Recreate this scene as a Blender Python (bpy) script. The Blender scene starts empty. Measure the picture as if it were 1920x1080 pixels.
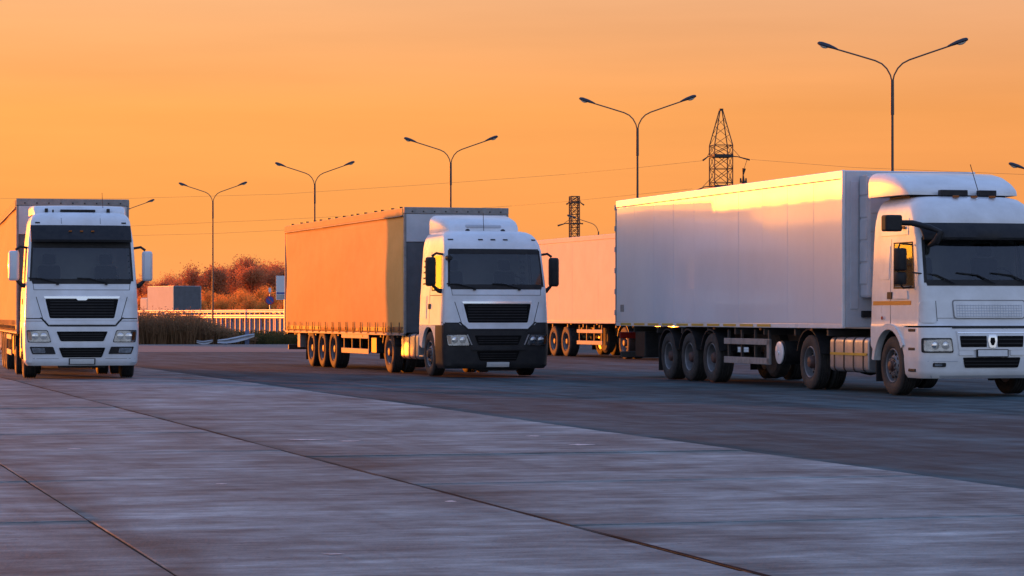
import bpy, math, random
from mathutils import Vector, Matrix

# ------------------------------------------------------------------ camera
scene = bpy.context.scene
col = scene.collection
R = math.radians
cam_d = bpy.data.cameras.new('camera'); cam = bpy.data.objects.new('camera', cam_d); col.objects.link(cam)
cam.location = (0, 0, 1.37); cam.rotation_euler = (R(90), 0, 0)
cam_d.sensor_width = 36; cam_d.lens = 5085 / 1920 * 36
cam_d.shift_y = 52 / 1920
cam_d.clip_start = 0.5; cam_d.clip_end = 20000
scene.camera = cam
# ------------------------------------------------------------------ sky and sun
SUN_AZ = 40.0      # degrees left of the viewing direction
SUN_EL = 1.05
world = bpy.data.worlds.new('World'); scene.world = world; world.use_nodes = True
wn = world.node_tree; wn.nodes.clear()
def N(t, typ, **kw):
    n = t.nodes.new(typ)
    for k, v in kw.items(): setattr(n, k, v)
    return n
w_out = N(wn, 'ShaderNodeOutputWorld'); w_bg = N(wn, 'ShaderNodeBackground')
sky = N(wn, 'ShaderNodeTexSky', sky_type='NISHITA'); sky.sun_disc = False
sky.sun_elevation = R(SUN_EL + 1.0); sky.sun_rotation = R(-SUN_AZ); sky.dust_density = 3.0; sky.air_density = 1.3; sky.ozone_density = 2.0
w_tc = N(wn, 'ShaderNodeTexCoord'); w_sep = N(wn, 'ShaderNodeSeparateXYZ'); wn.links.new(w_tc.outputs['Generated'], w_sep.inputs[0])
w_r = N(wn, 'ShaderNodeValToRGB'); wn.links.new(w_sep.outputs['Z'], w_r.inputs[0])
# colour of the dusk sky by height: orange belt on the horizon, mauve above it, blue overhead
def ramp(node, els):
    cr = node.color_ramp
    while len(cr.elements) < len(els): cr.elements.new(.5)
    for e, (p, c) in zip(cr.elements, els): e.position = p; e.color = (*c, 1)
ramp(w_r, [(0.0, (1.0, .375, .13)), (.035, (1.02, .37, .10)), (.075, (1.02, .40, .115)), (.115, (.93, .45, .22)), (.19, (.66, .46, .40)), (.33, (.40, .49, .72)), (.6, (.33, .52, .98)), (1.0, (.27, .46, .98))])
# opposite the sun the belt is mauve and blue
w_r2 = N(wn, 'ShaderNodeValToRGB'); wn.links.new(w_sep.outputs['Z'], w_r2.inputs[0])
ramp(w_r2, [(0.0, (.80, .84, .95)), (.10, (.95, .99, 1.10)), (.22, (.72, .86, 1.10)), (.42, (.42, .56, .98)), (1.0, (.27, .46, .98))])
# glow towards the sun
w_dot = N(wn, 'ShaderNodeVectorMath', operation='DOT_PRODUCT'); wn.links.new(w_tc.outputs['Generated'], w_dot.inputs[0])
SD = Vector((-math.sin(R(SUN_AZ)) * math.cos(R(SUN_EL)), math.cos(R(SUN_AZ)) * math.cos(R(SUN_EL)), math.sin(R(SUN_EL))))
w_dot.inputs[1].default_value = SD
w_pw = N(wn, 'ShaderNodeMapRange'); wn.links.new(w_dot.outputs['Value'], w_pw.inputs[0])
w_pw.inputs[1].default_value = .60; w_pw.inputs[2].default_value = 1.0; w_pw.inputs[3].default_value = 0; w_pw.inputs[4].default_value = 1
w_pp = N(wn, 'ShaderNodeMath', operation='POWER'); wn.links.new(w_pw.outputs[0], w_pp.inputs[0]); w_pp.inputs[1].default_value = 1.7
w_az = N(wn, 'ShaderNodeMapRange', interpolation_type='SMOOTHSTEP'); wn.links.new(w_dot.outputs['Value'], w_az.inputs[0]); w_az.inputs[1].default_value = -.15; w_az.inputs[2].default_value = .60
w_mx = N(wn, 'ShaderNodeMix', data_type='RGBA'); wn.links.new(w_az.outputs[0], w_mx.inputs[0]); wn.links.new(w_r2.outputs[0], w_mx.inputs[6]); wn.links.new(w_r.outputs[0], w_mx.inputs[7])
w_gl = N(wn, 'ShaderNodeMix', data_type='RGBA', blend_type='ADD'); wn.links.new(w_pp.outputs[0], w_gl.inputs[0]); wn.links.new(w_mx.outputs[2], w_gl.inputs[6]); w_gl.inputs[7].default_value = (.35, .15, .0, 1)
# brighter lobe round the low sun, left of the picture
w_l1 = N(wn, 'ShaderNodeMapRange', interpolation_type='SMOOTHSTEP'); wn.links.new(w_dot.outputs['Value'], w_l1.inputs[0]); w_l1.inputs[1].default_value = .885; w_l1.inputs[2].default_value = 1.0
w_l2 = N(wn, 'ShaderNodeMath', operation='POWER'); wn.links.new(w_l1.outputs[0], w_l2.inputs[0]); w_l2.inputs[1].default_value = 1.2
w_g2 = N(wn, 'ShaderNodeMix', data_type='RGBA', blend_type='ADD'); wn.links.new(w_l2.outputs[0], w_g2.inputs[0]); wn.links.new(w_gl.outputs[2], w_g2.inputs[6]); w_g2.inputs[7].default_value = (8.5, 2.7, .10, 1); w_gl = w_g2
# faint cloud streaks
w_map = N(wn, 'ShaderNodeMapping'); w_map.inputs['Scale'].default_value = (2.2, 2.2, 26); wn.links.new(w_tc.outputs['Generated'], w_map.inputs[0])
w_no = N(wn, 'ShaderNodeTexNoise'); w_no.inputs['Scale'].default_value = 2.1; w_no.inputs['Detail'].default_value = 5; wn.links.new(w_map.outputs[0], w_no.inputs[0])
w_nr = N(wn, 'ShaderNodeMapRange'); wn.links.new(w_no.outputs[0], w_nr.inputs[0]); w_nr.inputs[1].default_value = .3; w_nr.inputs[2].default_value = .7; w_nr.inputs[3].default_value = .93; w_nr.inputs[4].default_value = 1.05
w_mu = N(wn, 'ShaderNodeMix', data_type='RGBA', blend_type='MULTIPLY'); w_mu.inputs[0].default_value = 1; wn.links.new(w_gl.outputs[2], w_mu.inputs[6]); wn.links.new(w_nr.outputs[0], w_mu.inputs[7])
# physical sky and the dusk colours added together
w_s1 = N(wn, 'ShaderNodeMix', data_type='RGBA', blend_type='ADD'); w_s1.inputs[0].default_value = 1
w_sc = N(wn, 'ShaderNodeVectorMath', operation='SCALE'); wn.links.new(sky.outputs[0], w_sc.inputs[0]); w_sc.inputs[3].default_value = .02
wn.links.new(w_mu.outputs[2], w_s1.inputs[6]); wn.links.new(w_sc.outputs[0], w_s1.inputs[7])
wn.links.new(w_s1.outputs[2], w_bg.inputs[0]); w_bg.inputs[1].default_value = 0.40
wn.links.new(w_bg.outputs[0], w_out.inputs[0])
sl = bpy.data.lights.new('sun', 'SUN'); sl.energy = 3.0; sl.angle = R(.6); sl.color = (1, .22, .012)
so = bpy.data.objects.new('sun', sl); col.objects.link(so); so.location = (-60, 90, 20)
so.rotation_euler = SD.to_track_quat('Z', 'Y').to_euler()
# ------------------------------------------------------------------ exposure
scene.view_settings.view_transform = 'Standard'; scene.view_settings.look = 'None'
scene.view_settings.exposure = 1.15; scene.view_settings.gamma = 1
scene.render.engine = 'CYCLES'; scene.cycles.max_bounces = 8; scene.cycles.transparent_max_bounces = 12
random.seed(7)

# ------------------------------------------------------------------ materials
def mat(name, base, rough=.6, metal=0, coat=0, spec=.5, nscale=None, namt=.25, bump=0, bscale=None, rnoise=0, aniso=None, tint=None, randobj=0, world=False):
    m = bpy.data.materials.new(name); m.use_nodes = True; t = m.node_tree
    b = t.nodes['Principled BSDF']
    b.inputs['Base Color'].default_value = (*base, 1); b.inputs['Roughness'].default_value = rough
    b.inputs['Metallic'].default_value = metal; b.inputs['Coat Weight'].default_value = coat; b.inputs['Coat Roughness'].default_value = .08
    b.inputs['Specular IOR Level'].default_value = spec
    tc = N(t, 'ShaderNodeTexCoord'); src = N(t, 'ShaderNodeNewGeometry').outputs['Position'] if world else tc.outputs['Object']
    if aniso:
        mp = N(t, 'ShaderNodeMapping'); mp.inputs['Scale'].default_value = aniso; t.links.new(src, mp.inputs[0]); src = mp.outputs[0]
    if nscale:
        n = N(t, 'ShaderNodeTexNoise'); n.inputs['Scale'].default_value = nscale; n.inputs['Detail'].default_value = 6; n.inputs['Roughness'].default_value = .65
        t.links.new(src, n.inputs['Vector'])
        mx = N(t, 'ShaderNodeMix', data_type='RGBA'); rp = N(t, 'ShaderNodeMapRange'); rp.inputs[1].default_value = .35; rp.inputs[2].default_value = .7
        t.links.new(n.outputs[0], rp.inputs[0]); t.links.new(rp.outputs[0], mx.inputs[0])
        d = tint or tuple(c * (1 - namt) for c in base)
        mx.inputs[6].default_value = (*base, 1); mx.inputs[7].default_value = (*d, 1)
        out = mx.outputs[2]
        if randobj:
            oi = N(t, 'ShaderNodeObjectInfo'); hr = N(t, 'ShaderNodeMapRange'); hr.inputs[3].default_value = 1 - randobj; hr.inputs[4].default_value = 1 + randobj
            t.links.new(oi.outputs['Random'], hr.inputs[0])
            mm = N(t, 'ShaderNodeMix', data_type='RGBA', blend_type='MULTIPLY'); mm.inputs[0].default_value = 1
            t.links.new(out, mm.inputs[6]); t.links.new(hr.outputs[0], mm.inputs[7]); out = mm.outputs[2]
        t.links.new(out, b.inputs['Base Color'])
        if rnoise:
            rr = N(t, 'ShaderNodeMapRange'); rr.inputs[1].default_value = .3; rr.inputs[2].default_value = .7; rr.inputs[3].default_value = max(0, rough - rnoise); rr.inputs[4].default_value = min(1, rough + rnoise)
            t.links.new(n.outputs[0], rr.inputs[0]); t.links.new(rr.outputs[0], b.inputs['Roughness'])
    if bump:
        n2 = N(t, 'ShaderNodeTexNoise'); n2.inputs['Scale'].default_value = bscale or 20; n2.inputs['Detail'].default_value = 3; t.links.new(src, n2.inputs['Vector'])
        bp = N(t, 'ShaderNodeBump'); bp.inputs['Strength'].default_value = 1; bp.inputs['Distance'].default_value = bump
        t.links.new(n2.outputs[0], bp.inputs['Height']); t.links.new(bp.outputs[0], b.inputs['Normal'])
    return m
M = {}
M['white'] = mat('white_paint', (.78, .79, .81), .32, coat=.4, nscale=1.4, tint=(.62, .61, .60), rnoise=.06)
M['white4'] = mat('cream_white_paint', (.76, .76, .75), .33, coat=.45, nscale=2.0, tint=(.62, .61, .59), rnoise=.06)
M['panel'] = mat('trailer_panel', (.62, .67, .74), .30, coat=.35, spec=.35, nscale=.5, tint=(.55, .60, .67), bump=.003, bscale=.35, rnoise=.03, world=True)
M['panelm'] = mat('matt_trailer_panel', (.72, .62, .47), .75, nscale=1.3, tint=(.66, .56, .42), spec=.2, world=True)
M['panelb'] = mat('trailer_front_panel', (.52, .54, .58), .45, nscale=2, namt=.2)
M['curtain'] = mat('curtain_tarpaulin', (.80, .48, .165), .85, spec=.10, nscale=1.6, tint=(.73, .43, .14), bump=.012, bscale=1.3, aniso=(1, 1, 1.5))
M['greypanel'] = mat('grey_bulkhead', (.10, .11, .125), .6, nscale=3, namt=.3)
M['dark'] = mat('black_plastic', (.014, .014, .016), .55, spec=.25, nscale=6, tint=(.03, .028, .027))
M['bumper'] = mat('dark_bumper_plastic', (.020, .020, .022), .5, spec=.3, nscale=5, tint=(.035, .033, .032))
M['mesh'] = mat('grille_dark', (.008, .007, .007), .7, spec=.1, nscale=40, namt=.3)
M['tyre'] = mat('tyre_rubber', (.022, .021, .021), .82, nscale=9, tint=(.05, .045, .04))
M['rim'] = mat('painted_rim', (.22, .22, .23), .5, metal=.3, nscale=7, namt=.4)
M['hole'] = mat('rim_hole', (.006, .006, .006), .9)
M['hub'] = mat('wheel_hub', (.10, .05, .04), .6, nscale=10, namt=.4)
M['chassis'] = mat('chassis_paint', (.03, .029, .03), .65, nscale=4, tint=(.055, .048, .04))
M['guard'] = mat('side_guard_metal', (.30, .29, .28), .65, spec=.25, nscale=6, namt=.35)
M['alu'] = mat('tank_aluminium', (.42, .42, .43), .42, metal=.6, nscale=5, namt=.25, rnoise=.1)
M['chrome'] = mat('chrome', (.75, .76, .78), .14, metal=.95)
M['mirrorw'] = mat('mirror_shell_white', (.62, .64, .67), .35, coat=.3)
M['strap'] = mat('buckle_strap', (.03, .028, .028), .7)
M['yellow'] = mat('yellow_reflector', (.55, .35, .05), .4)
M['orange'] = mat('orange_stripe', (.55, .20, .03), .4)
M['redl'] = mat('red_lens', (.35, .02, .015), .25)
M['amber'] = mat('amber_lens', (.30, .09, .015), .55, spec=.2)
M['plate'] = mat('number_plate', (.72, .72, .70), .4, nscale=12, namt=.1)
M['seat'] = mat('seat_fabric', (.03, .03, .035), .9, nscale=9, namt=.3)
M['lamp_in'] = mat('headlight_reflector', (.55, .57, .6), .2, metal=.8, nscale=9, namt=.75)
M['steel'] = mat('galvanised_steel', (.42, .42, .43), .45, metal=.55, nscale=3, namt=.3)
M['pole'] = mat('lamp_pole_paint', (.10, .075, .06), .55, nscale=4, namt=.3)
M['lhead'] = mat('lamp_head_grey', (.035, .033, .045), .6, nscale=5, namt=.2)
M['lbowl'] = mat('lamp_bowl', (.6, .58, .52), .2)
M['lattice'] = mat('pylon_steel', (.05, .04, .035), .7, nscale=2, namt=.3)
M['wire'] = mat('wire', (.10, .07, .05), .6)
M['bluesign'] = mat('sign_blue', (.03, .07, .30), .4)
M['whitesign'] = mat('sign_white', (.65, .66, .68), .45, nscale=4, namt=.1)
M['redsign'] = mat('sign_red', (.45, .02, .02), .4)
M['railpaint'] = mat('guardrail_white', (.62, .58, .54), .5, nscale=3, namt=.25)
M['postb'] = mat('guardrail_post', (.13, .16, .28), .6, nscale=3, namt=.3)
M['trunk'] = mat('bark', (.09, .055, .035), .9, nscale=5, namt=.4)
def glass(name, tint, g):
    m = bpy.data.materials.new(name); m.use_nodes = True; t = m.node_tree; t.nodes.clear()
    o = N(t, 'ShaderNodeOutputMaterial'); tr = N(t, 'ShaderNodeBsdfTransparent'); gl = N(t, 'ShaderNodeBsdfGlossy'); mx = N(t, 'ShaderNodeMixShader')
    tr.inputs[0].default_value = (*tint, 1); gl.inputs['Roughness'].default_value = .03; gl.inputs[0].default_value = (.9, .95, 1, 1)
    fr = N(t, 'ShaderNodeFresnel'); fr.inputs[0].default_value = 1.5; ad = N(t, 'ShaderNodeMath', operation='ADD'); ad.inputs[1].default_value = g
    t.links.new(fr.outputs[0], ad.inputs[0]); t.links.new(ad.outputs[0], mx.inputs[0]); t.links.new(tr.outputs[0], mx.inputs[1]); t.links.new(gl.outputs[0], mx.inputs[2]); t.links.new(mx.outputs[0], o.inputs[0])
    return m
M['glass'] = glass('windscreen_glass', (.42, .46, .48), .02)
M['sideglass'] = glass('side_window_glass', (.80, .82, .82), .02)
M['lens'] = glass('headlight_lens', (.8, .82, .85), .08)
def leafmat(name, a, b):
    m = bpy.data.materials.new(name); m.use_nodes = True; t = m.node_tree; bs = t.nodes['Principled BSDF']
    g = N(t, 'ShaderNodeNewGeometry'); oi = N(t, 'ShaderNodeObjectInfo'); ad = N(t, 'ShaderNodeMath', operation='ADD')
    s1 = N(t, 'ShaderNodeMath', operation='MULTIPLY'); s1.inputs[1].default_value = .5; t.links.new(g.outputs['Random Per Island'], s1.inputs[0])
    s2 = N(t, 'ShaderNodeMath', operation='MULTIPLY'); s2.inputs[1].default_value = .5; t.links.new(oi.outputs['Random'], s2.inputs[0])
    t.links.new(s1.outputs[0], ad.inputs[0]); t.links.new(s2.outputs[0], ad.inputs[1])
    mx = N(t, 'ShaderNodeMix', data_type='RGBA'); t.links.new(ad.outputs[0], mx.inputs[0]); mx.inputs[6].default_value = (*a, 1); mx.inputs[7].default_value = (*b, 1)
    t.links.new(mx.outputs[2], bs.inputs['Base Color']); bs.inputs['Roughness'].default_value = .8; bs.inputs['Specular IOR Level'].default_value = .15
    tl = N(t, 'ShaderNodeBsdfTranslucent'); t.links.new(mx.outputs[2], tl.inputs[0]); ms = N(t, 'ShaderNodeMixShader'); ms.inputs[0].default_value = .55
    t.links.new(bs.outputs[0], ms.inputs[1]); t.links.new(tl.outputs[0], ms.inputs[2]); t.links.new(ms.outputs[0], t.nodes['Material Output'].inputs[0])
    return m
M['leaf'] = leafmat('autumn_leaf', (.66, .26, .11), (.42, .17, .09))
M['leafo'] = leafmat('orange_leaf', (.82, .36, .08), (.62, .27, .07))
M['weed'] = leafmat('dry_weed', (.34, .19, .10), (.17, .12, .065))
M['weedg'] = leafmat('green_weed', (.07, .085, .03), (.10, .075, .03))

# ------------------------------------------------------------------ mesh helpers
class MB:
    def __init__(s): s.v = []; s.f = []; s.m = []; s.mi = 0
    def face(s, idx): s.f.append(tuple(idx)); s.m.append(s.mi)
    def add(s, vs, fs):
        o = len(s.v); s.v += [tuple(p) for p in vs]
        for f in fs: s.face([o + i for i in f])
    def box(s, x0, x1, y0, y1, z0, z1):
        s.add([(x0,y0,z0),(x1,y0,z0),(x1,y1,z0),(x0,y1,z0),(x0,y0,z1),(x1,y0,z1),(x1,y1,z1),(x0,y1,z1)],
              [(0,3,2,1),(4,5,6,7),(0,1,5,4),(1,2,6,5),(2,3,7,6),(3,0,4,7)]); return s
    def tube(s, pts, r, n=8):
        pts = [Vector(p) for p in pts]; rs = r if isinstance(r, (list, tuple)) else [r] * len(pts); o = len(s.v); up = None
        for i, p in enumerate(pts):
            d = (pts[min(i+1, len(pts)-1)] - pts[max(i-1, 0)]).normalized()
            if up is None: up = Vector((0,0,1)) if abs(d.z) < .9 else Vector((1,0,0))
            a = d.cross(up).normalized(); b = a.cross(d).normalized(); up = b
            for k in range(n):
                t = 2*math.pi*k/n; s.v.append(tuple(p + rs[i]*(a*math.cos(t) + b*math.sin(t))))
        for i in range(len(pts)-1):
            for k in range(n):
                s.face([o+i*n+k, o+i*n+(k+1)%n, o+(i+1)*n+(k+1)%n, o+(i+1)*n+k])
        s.face([o+k for k in range(n)][::-1]); s.face([o+(len(pts)-1)*n+k for k in range(n)]); return s
    def lathe(s, prof, n=32, axis='x', c=(0,0,0), closed=False):
        o = len(s.v)
        for (r, h) in prof:
            for k in range(n):
                t = 2*math.pi*k/n; a, b = r*math.cos(t), r*math.sin(t)
                s.v.append((c[0]+h, c[1]+a, c[2]+b) if axis == 'x' else ((c[0]+a, c[1]+h, c[2]+b) if axis == 'y' else (c[0]+a, c[1]+b, c[2]+h)))
        L = len(prof)
        for i in range(L if closed else L-1):
            for k in range(n):
                j = (i+1) % L; s.face([o+i*n+k, o+i*n+(k+1)%n, o+j*n+(k+1)%n, o+j*n+k])
        if not closed:
            s.face([o+k for k in range(n)][::-1]); s.face([o+(L-1)*n+k for k in range(n)])
        return s
    def prism(s, poly, a, b, axis='x'):
        n = len(poly); o = len(s.v)
        for h in (a, b):
            for (p, q) in poly: s.v.append((h,p,q) if axis == 'x' else ((p,h,q) if axis == 'y' else (p,q,h)))
        s.face([o+i for i in range(n)][::-1]); s.face([o+n+i for i in range(n)])
        for i in range(n): s.face([o+i, o+(i+1)%n, o+n+(i+1)%n, o+n+i])
        return s
    def rows(s, rows, capa=False, capb=False, skip=None):
        o = len(s.v); n = len(rows[0])
        for r in rows: s.v += [tuple(p) for p in r]
        for i in range(len(rows)-1):
            for k in range(n-1):
                if skip and skip(i, k): continue
                s.face([o+i*n+k, o+i*n+k+1, o+(i+1)*n+k+1, o+(i+1)*n+k])
        if capa: s.face([o+k for k in range(n)][::-1])
        if capb: s.face([o+(len(rows)-1)*n+k for k in range(n)])
        return s
    def mesh(s, name, mats, smooth=None):
        me = bpy.data.meshes.new(name); me.from_pydata(s.v, [], s.f); me.update()
        for m in (mats if isinstance(mats, (list, tuple)) else [mats]): me.materials.append(M[m] if isinstance(m, str) else m)
        me.polygons.foreach_set('material_index', s.m)
        if smooth is not None: me.shade_smooth() ; me.set_sharp_from_angle(angle=R(smooth))
        return me
    def build(s, name, mats, parent=None, smooth=None, bevel=0, seg=2):
        return link(name, s.mesh(name, mats, smooth), parent, bevel, seg)
def link(name, me, parent=None, bevel=0, seg=2):
    o = bpy.data.objects.new(name, me); col.objects.link(o)
    if parent is not None: o.parent = parent
    if bevel:
        b = o.modifiers.new('bevel', 'BEVEL'); b.width = bevel; b.segments = seg; b.limit_method = 'ANGLE'; b.angle_limit = R(40); b.harden_normals = False
    return o
def empty(name, loc, rz=0):
    o = bpy.data.objects.new(name, None); col.objects.link(o); o.location = loc; o.rotation_euler = (0, 0, rz); o.empty_display_size = .2; return o
def tag(o, label, cat, group=None):
    o['label'] = label; o['category'] = cat
    if group: o['group'] = group
    return o
def struct(o): o['kind'] = 'structure'; return o
def box(name, m, parent, x0, x1, y0, y1, z0, z1, bevel=.012):
    return MB().box(x0, x1, y0, y1, z0, z1).build(name, m, parent, bevel=bevel)
def lerp_keys(keys, z):
    if z <= keys[0][0]: return keys[0][1:]
    for a, b in zip(keys, keys[1:]):
        if z <= b[0]:
            t = (z - a[0]) / (b[0] - a[0]); return tuple(p + (q - p) * t for p, q in zip(a[1:], b[1:]))
    return keys[-1][1:]

# ------------------------------------------------------------------ the ground
TH = R(15.4)      # direction of the yard's slab strips
cu = Vector((math.cos(TH), math.sin(TH))); cv = Vector((math.sin(TH), -math.cos(TH)))
def uv(u, v): p = cu * u + cv * v; return (p.x, p.y)
m = mat('field_soil', (.10, .075, .045), .95, nscale=.03, tint=(.13, .10, .045), bump=.05, bscale=.6)
struct(MB().prism([(-4000, -300), (4000, -300), (4000, 9000), (-4000, 9000)], -.75, -.05, 'z').build('field_ground', m))

def asphalt_mat():
    m = mat('yard_asphalt', (.050, .090, .102), .87, nscale=.55, tint=(.030, .056, .066), bump=.006, bscale=28, rnoise=.08, spec=.1)
    t = m.node_tree; b = t.nodes['Principled BSDF']; src = b.inputs['Base Color'].links[0].from_socket
    tc = N(t, 'ShaderNodeTexCoord'); n = N(t, 'ShaderNodeTexNoise'); n.inputs['Scale'].default_value = .16; n.inputs['Detail'].default_value = 8; n.inputs['Roughness'].default_value = .7
    t.links.new(tc.outputs['Object'], n.inputs['Vector'])
    r = N(t, 'ShaderNodeMapRange'); r.inputs[1].default_value = .3; r.inputs[2].default_value = .72; r.inputs[3].default_value = 1.35; r.inputs[4].default_value = .62; t.links.new(n.outputs[0], r.inputs[0])
    mm = N(t, 'ShaderNodeMix', data_type='RGBA', blend_type='MULTIPLY'); mm.inputs[0].default_value = 1; t.links.new(src, mm.inputs[6]); t.links.new(r.outputs[0], mm.inputs[7])
    mp = N(t, 'ShaderNodeMapping'); mp.inputs['Rotation'].default_value = (0, 0, -TH); t.links.new(tc.outputs['Object'], mp.inputs[0]); m3 = N(t, 'ShaderNodeMapping'); t.links.new(mp.outputs[0], m3.inputs[0]); m3.inputs['Scale'].default_value = (2.2, .18, 1)
    n3 = N(t, 'ShaderNodeTexNoise'); n3.inputs['Scale'].default_value = .5; n3.inputs['Detail'].default_value = 7; n3.inputs['Roughness'].default_value = .7; n3.inputs['Distortion'].default_value = .6; t.links.new(m3.outputs[0], n3.inputs['Vector'])
    r3 = N(t, 'ShaderNodeMapRange'); r3.inputs[1].default_value = .34; r3.inputs[2].default_value = .66; r3.inputs[3].default_value = .58; r3.inputs[4].default_value = 1.38; t.links.new(n3.outputs[0], r3.inputs[0])
    m4 = N(t, 'ShaderNodeMix', data_type='RGBA', blend_type='MULTIPLY'); m4.inputs[0].default_value = 1; t.links.new(mm.outputs[2], m4.inputs[6]); t.links.new(r3.outputs[0], m4.inputs[7])
    n5 = N(t, 'ShaderNodeTexNoise'); n5.inputs['Scale'].default_value = 1.6; n5.inputs['Detail'].default_value = 7; t.links.new(tc.outputs['Object'], n5.inputs['Vector'])
    r5 = N(t, 'ShaderNodeMapRange'); r5.inputs[1].default_value = .36; r5.inputs[2].default_value = .66; r5.inputs[3].default_value = .74; r5.inputs[4].default_value = 1.25; t.links.new(n5.outputs[0], r5.inputs[0])
    m6 = N(t, 'ShaderNodeMix', data_type='RGBA', blend_type='MULTIPLY'); m6.inputs[0].default_value = 1; t.links.new(m4.outputs[2], m6.inputs[6]); t.links.new(r5.outputs[0], m6.inputs[7]); t.links.new(m6.outputs[2], b.inputs['Base Color'])
    return m
def concrete_mat():
    m = mat('slab_concrete', (.215, .268, .270), .82, nscale=.9, tint=(.130, .170, .176), bump=.005, bscale=35, rnoise=.10, spec=.15, randobj=.10)
    t = m.node_tree; b = t.nodes['Principled BSDF']; src = b.inputs['Base Color'].links[0].from_socket
    g = N(t, 'ShaderNodeNewGeometry')
    mp = N(t, 'ShaderNodeMapping'); mp.inputs['Rotation'].default_value = (0, 0, -TH); t.links.new(g.outputs['Position'], mp.inputs[0])
    def layer(src, scale, sc, lo, hi, a, bb, det=6):
        m2 = N(t, 'ShaderNodeMapping'); m2.inputs['Scale'].default_value = sc; t.links.new(mp.outputs[0], m2.inputs[0])
        n = N(t, 'ShaderNodeTexNoise'); n.inputs['Scale'].default_value = scale; n.inputs['Detail'].default_value = det; n.inputs['Roughness'].default_value = .68; t.links.new(m2.outputs[0], n.inputs['Vector'])
        r = N(t, 'ShaderNodeMapRange'); r.inputs[1].default_value = lo; r.inputs[2].default_value = hi; r.inputs[3].default_value = a; r.inputs[4].default_value = bb; t.links.new(n.outputs[0], r.inputs[0])
        mm = N(t, 'ShaderNodeMix', data_type='RGBA', blend_type='MULTIPLY'); mm.inputs[0].default_value = 1; t.links.new(src, mm.inputs[6]); t.links.new(r.outputs[0], mm.inputs[7]); return mm.outputs[2]
    s = layer(src, .30, (1, 1, 1), .3, .7, .54, 1.45)          # big blotches
    s = layer(s, 1.1, (1, 1, 1), .34, .68, .66, 1.30)
    s = layer(s, 1.7, (.35, 1.6, 1), .35, .68, .72, 1.25)      # broom streaks across the slab
    s = layer(s, 3.2, (.5, 1.3, 1), .38, .66, .74, 1.22, 8)
    s = layer(s, .35, (3, .25, 1), .52, .72, 1.0, .62, 4)      # tyre tracks along the strip
    s = layer(s, 9, (1, 1, 1), .62, .72, 1, .6, 3)             # dark specks
    # oily track beside one joint, darker band along another, both broken up by noise
    sx = N(t, 'ShaderNodeSeparateXYZ'); t.links.new(mp.outputs[0], sx.inputs[0])
    nn = N(t, 'ShaderNodeTexNoise'); nn.inputs['Scale'].default_value = .9; nn.inputs['Detail'].default_value = 4; t.links.new(mp.outputs[0], nn.inputs['Vector'])
    for (u0, a, pts) in ((1.4, 1.4, [(0, 1), (.30, 1), (.43, .55), (.52, .45), (.62, .6), (.8, 1), (1, 1)]), (4.6, 1.6, [(0, 1), (.27, 1), (.30, .42), (.36, .55), (.55, .75), (.95, 1), (1, 1)]), (8.4, 1.3, [(0, 1), (.5, 1.0), (.85, 1.16), (1, 1.2)])):
        mr = N(t, 'ShaderNodeMapRange'); mr.inputs[1].default_value = u0; mr.inputs[2].default_value = u0 + a; t.links.new(sx.outputs[0], mr.inputs[0])
        rp = N(t, 'ShaderNodeValToRGB'); t.links.new(mr.outputs[0], rp.inputs[0]); ramp(rp, [(p, (v, v, v)) for p, v in pts])
        nm = N(t, 'ShaderNodeMapRange'); nm.inputs[1].default_value = .35; nm.inputs[2].default_value = .6; nm.inputs[3].default_value = .25; t.links.new(nn.outputs[0], nm.inputs[0])
        mm = N(t, 'ShaderNodeMix', data_type='RGBA', blend_type='MULTIPLY'); t.links.new(nm.outputs[0], mm.inputs[0]); t.links.new(s, mm.inputs[6]); t.links.new(rp.outputs[0], mm.inputs[7]); s = mm.outputs[2]
    t.links.new(s, b.inputs['Base Color'])
    return m
M['asphalt'] = asphalt_mat(); M['concrete'] = concrete_mat()
M['joint'] = mat('joint_filler', (.018, .018, .020), .95, spec=.05, nscale=3, namt=.4)
# yard asphalt: one sheet bounded by the far road edge; its far edge is near y = 134
yard = struct(MB().prism([(-80, -10), (90, -10), (90, 122), (-8, 131), (-80, 128)], -.6, -.012, 'z').build('yard_asphalt', 'asphalt'))
M['road'] = mat('grazing_light_tone', (.17, .165, .165), .85, nscale=.35, tint=(.12, .115, .115), spec=.15, aniso=(.3, 1, 1))  # paler than the asphalt: low grazing light put into the colour
struct(MB().prism([(-79, 96), (-2, 104), (3, 118), (-8, 130.6), (-79, 127.6)], -.5, -.006, 'z').build('grazing_light_sheet', 'road'))  # added sheet over the far-left yard, carries the painted grazing sheen
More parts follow.
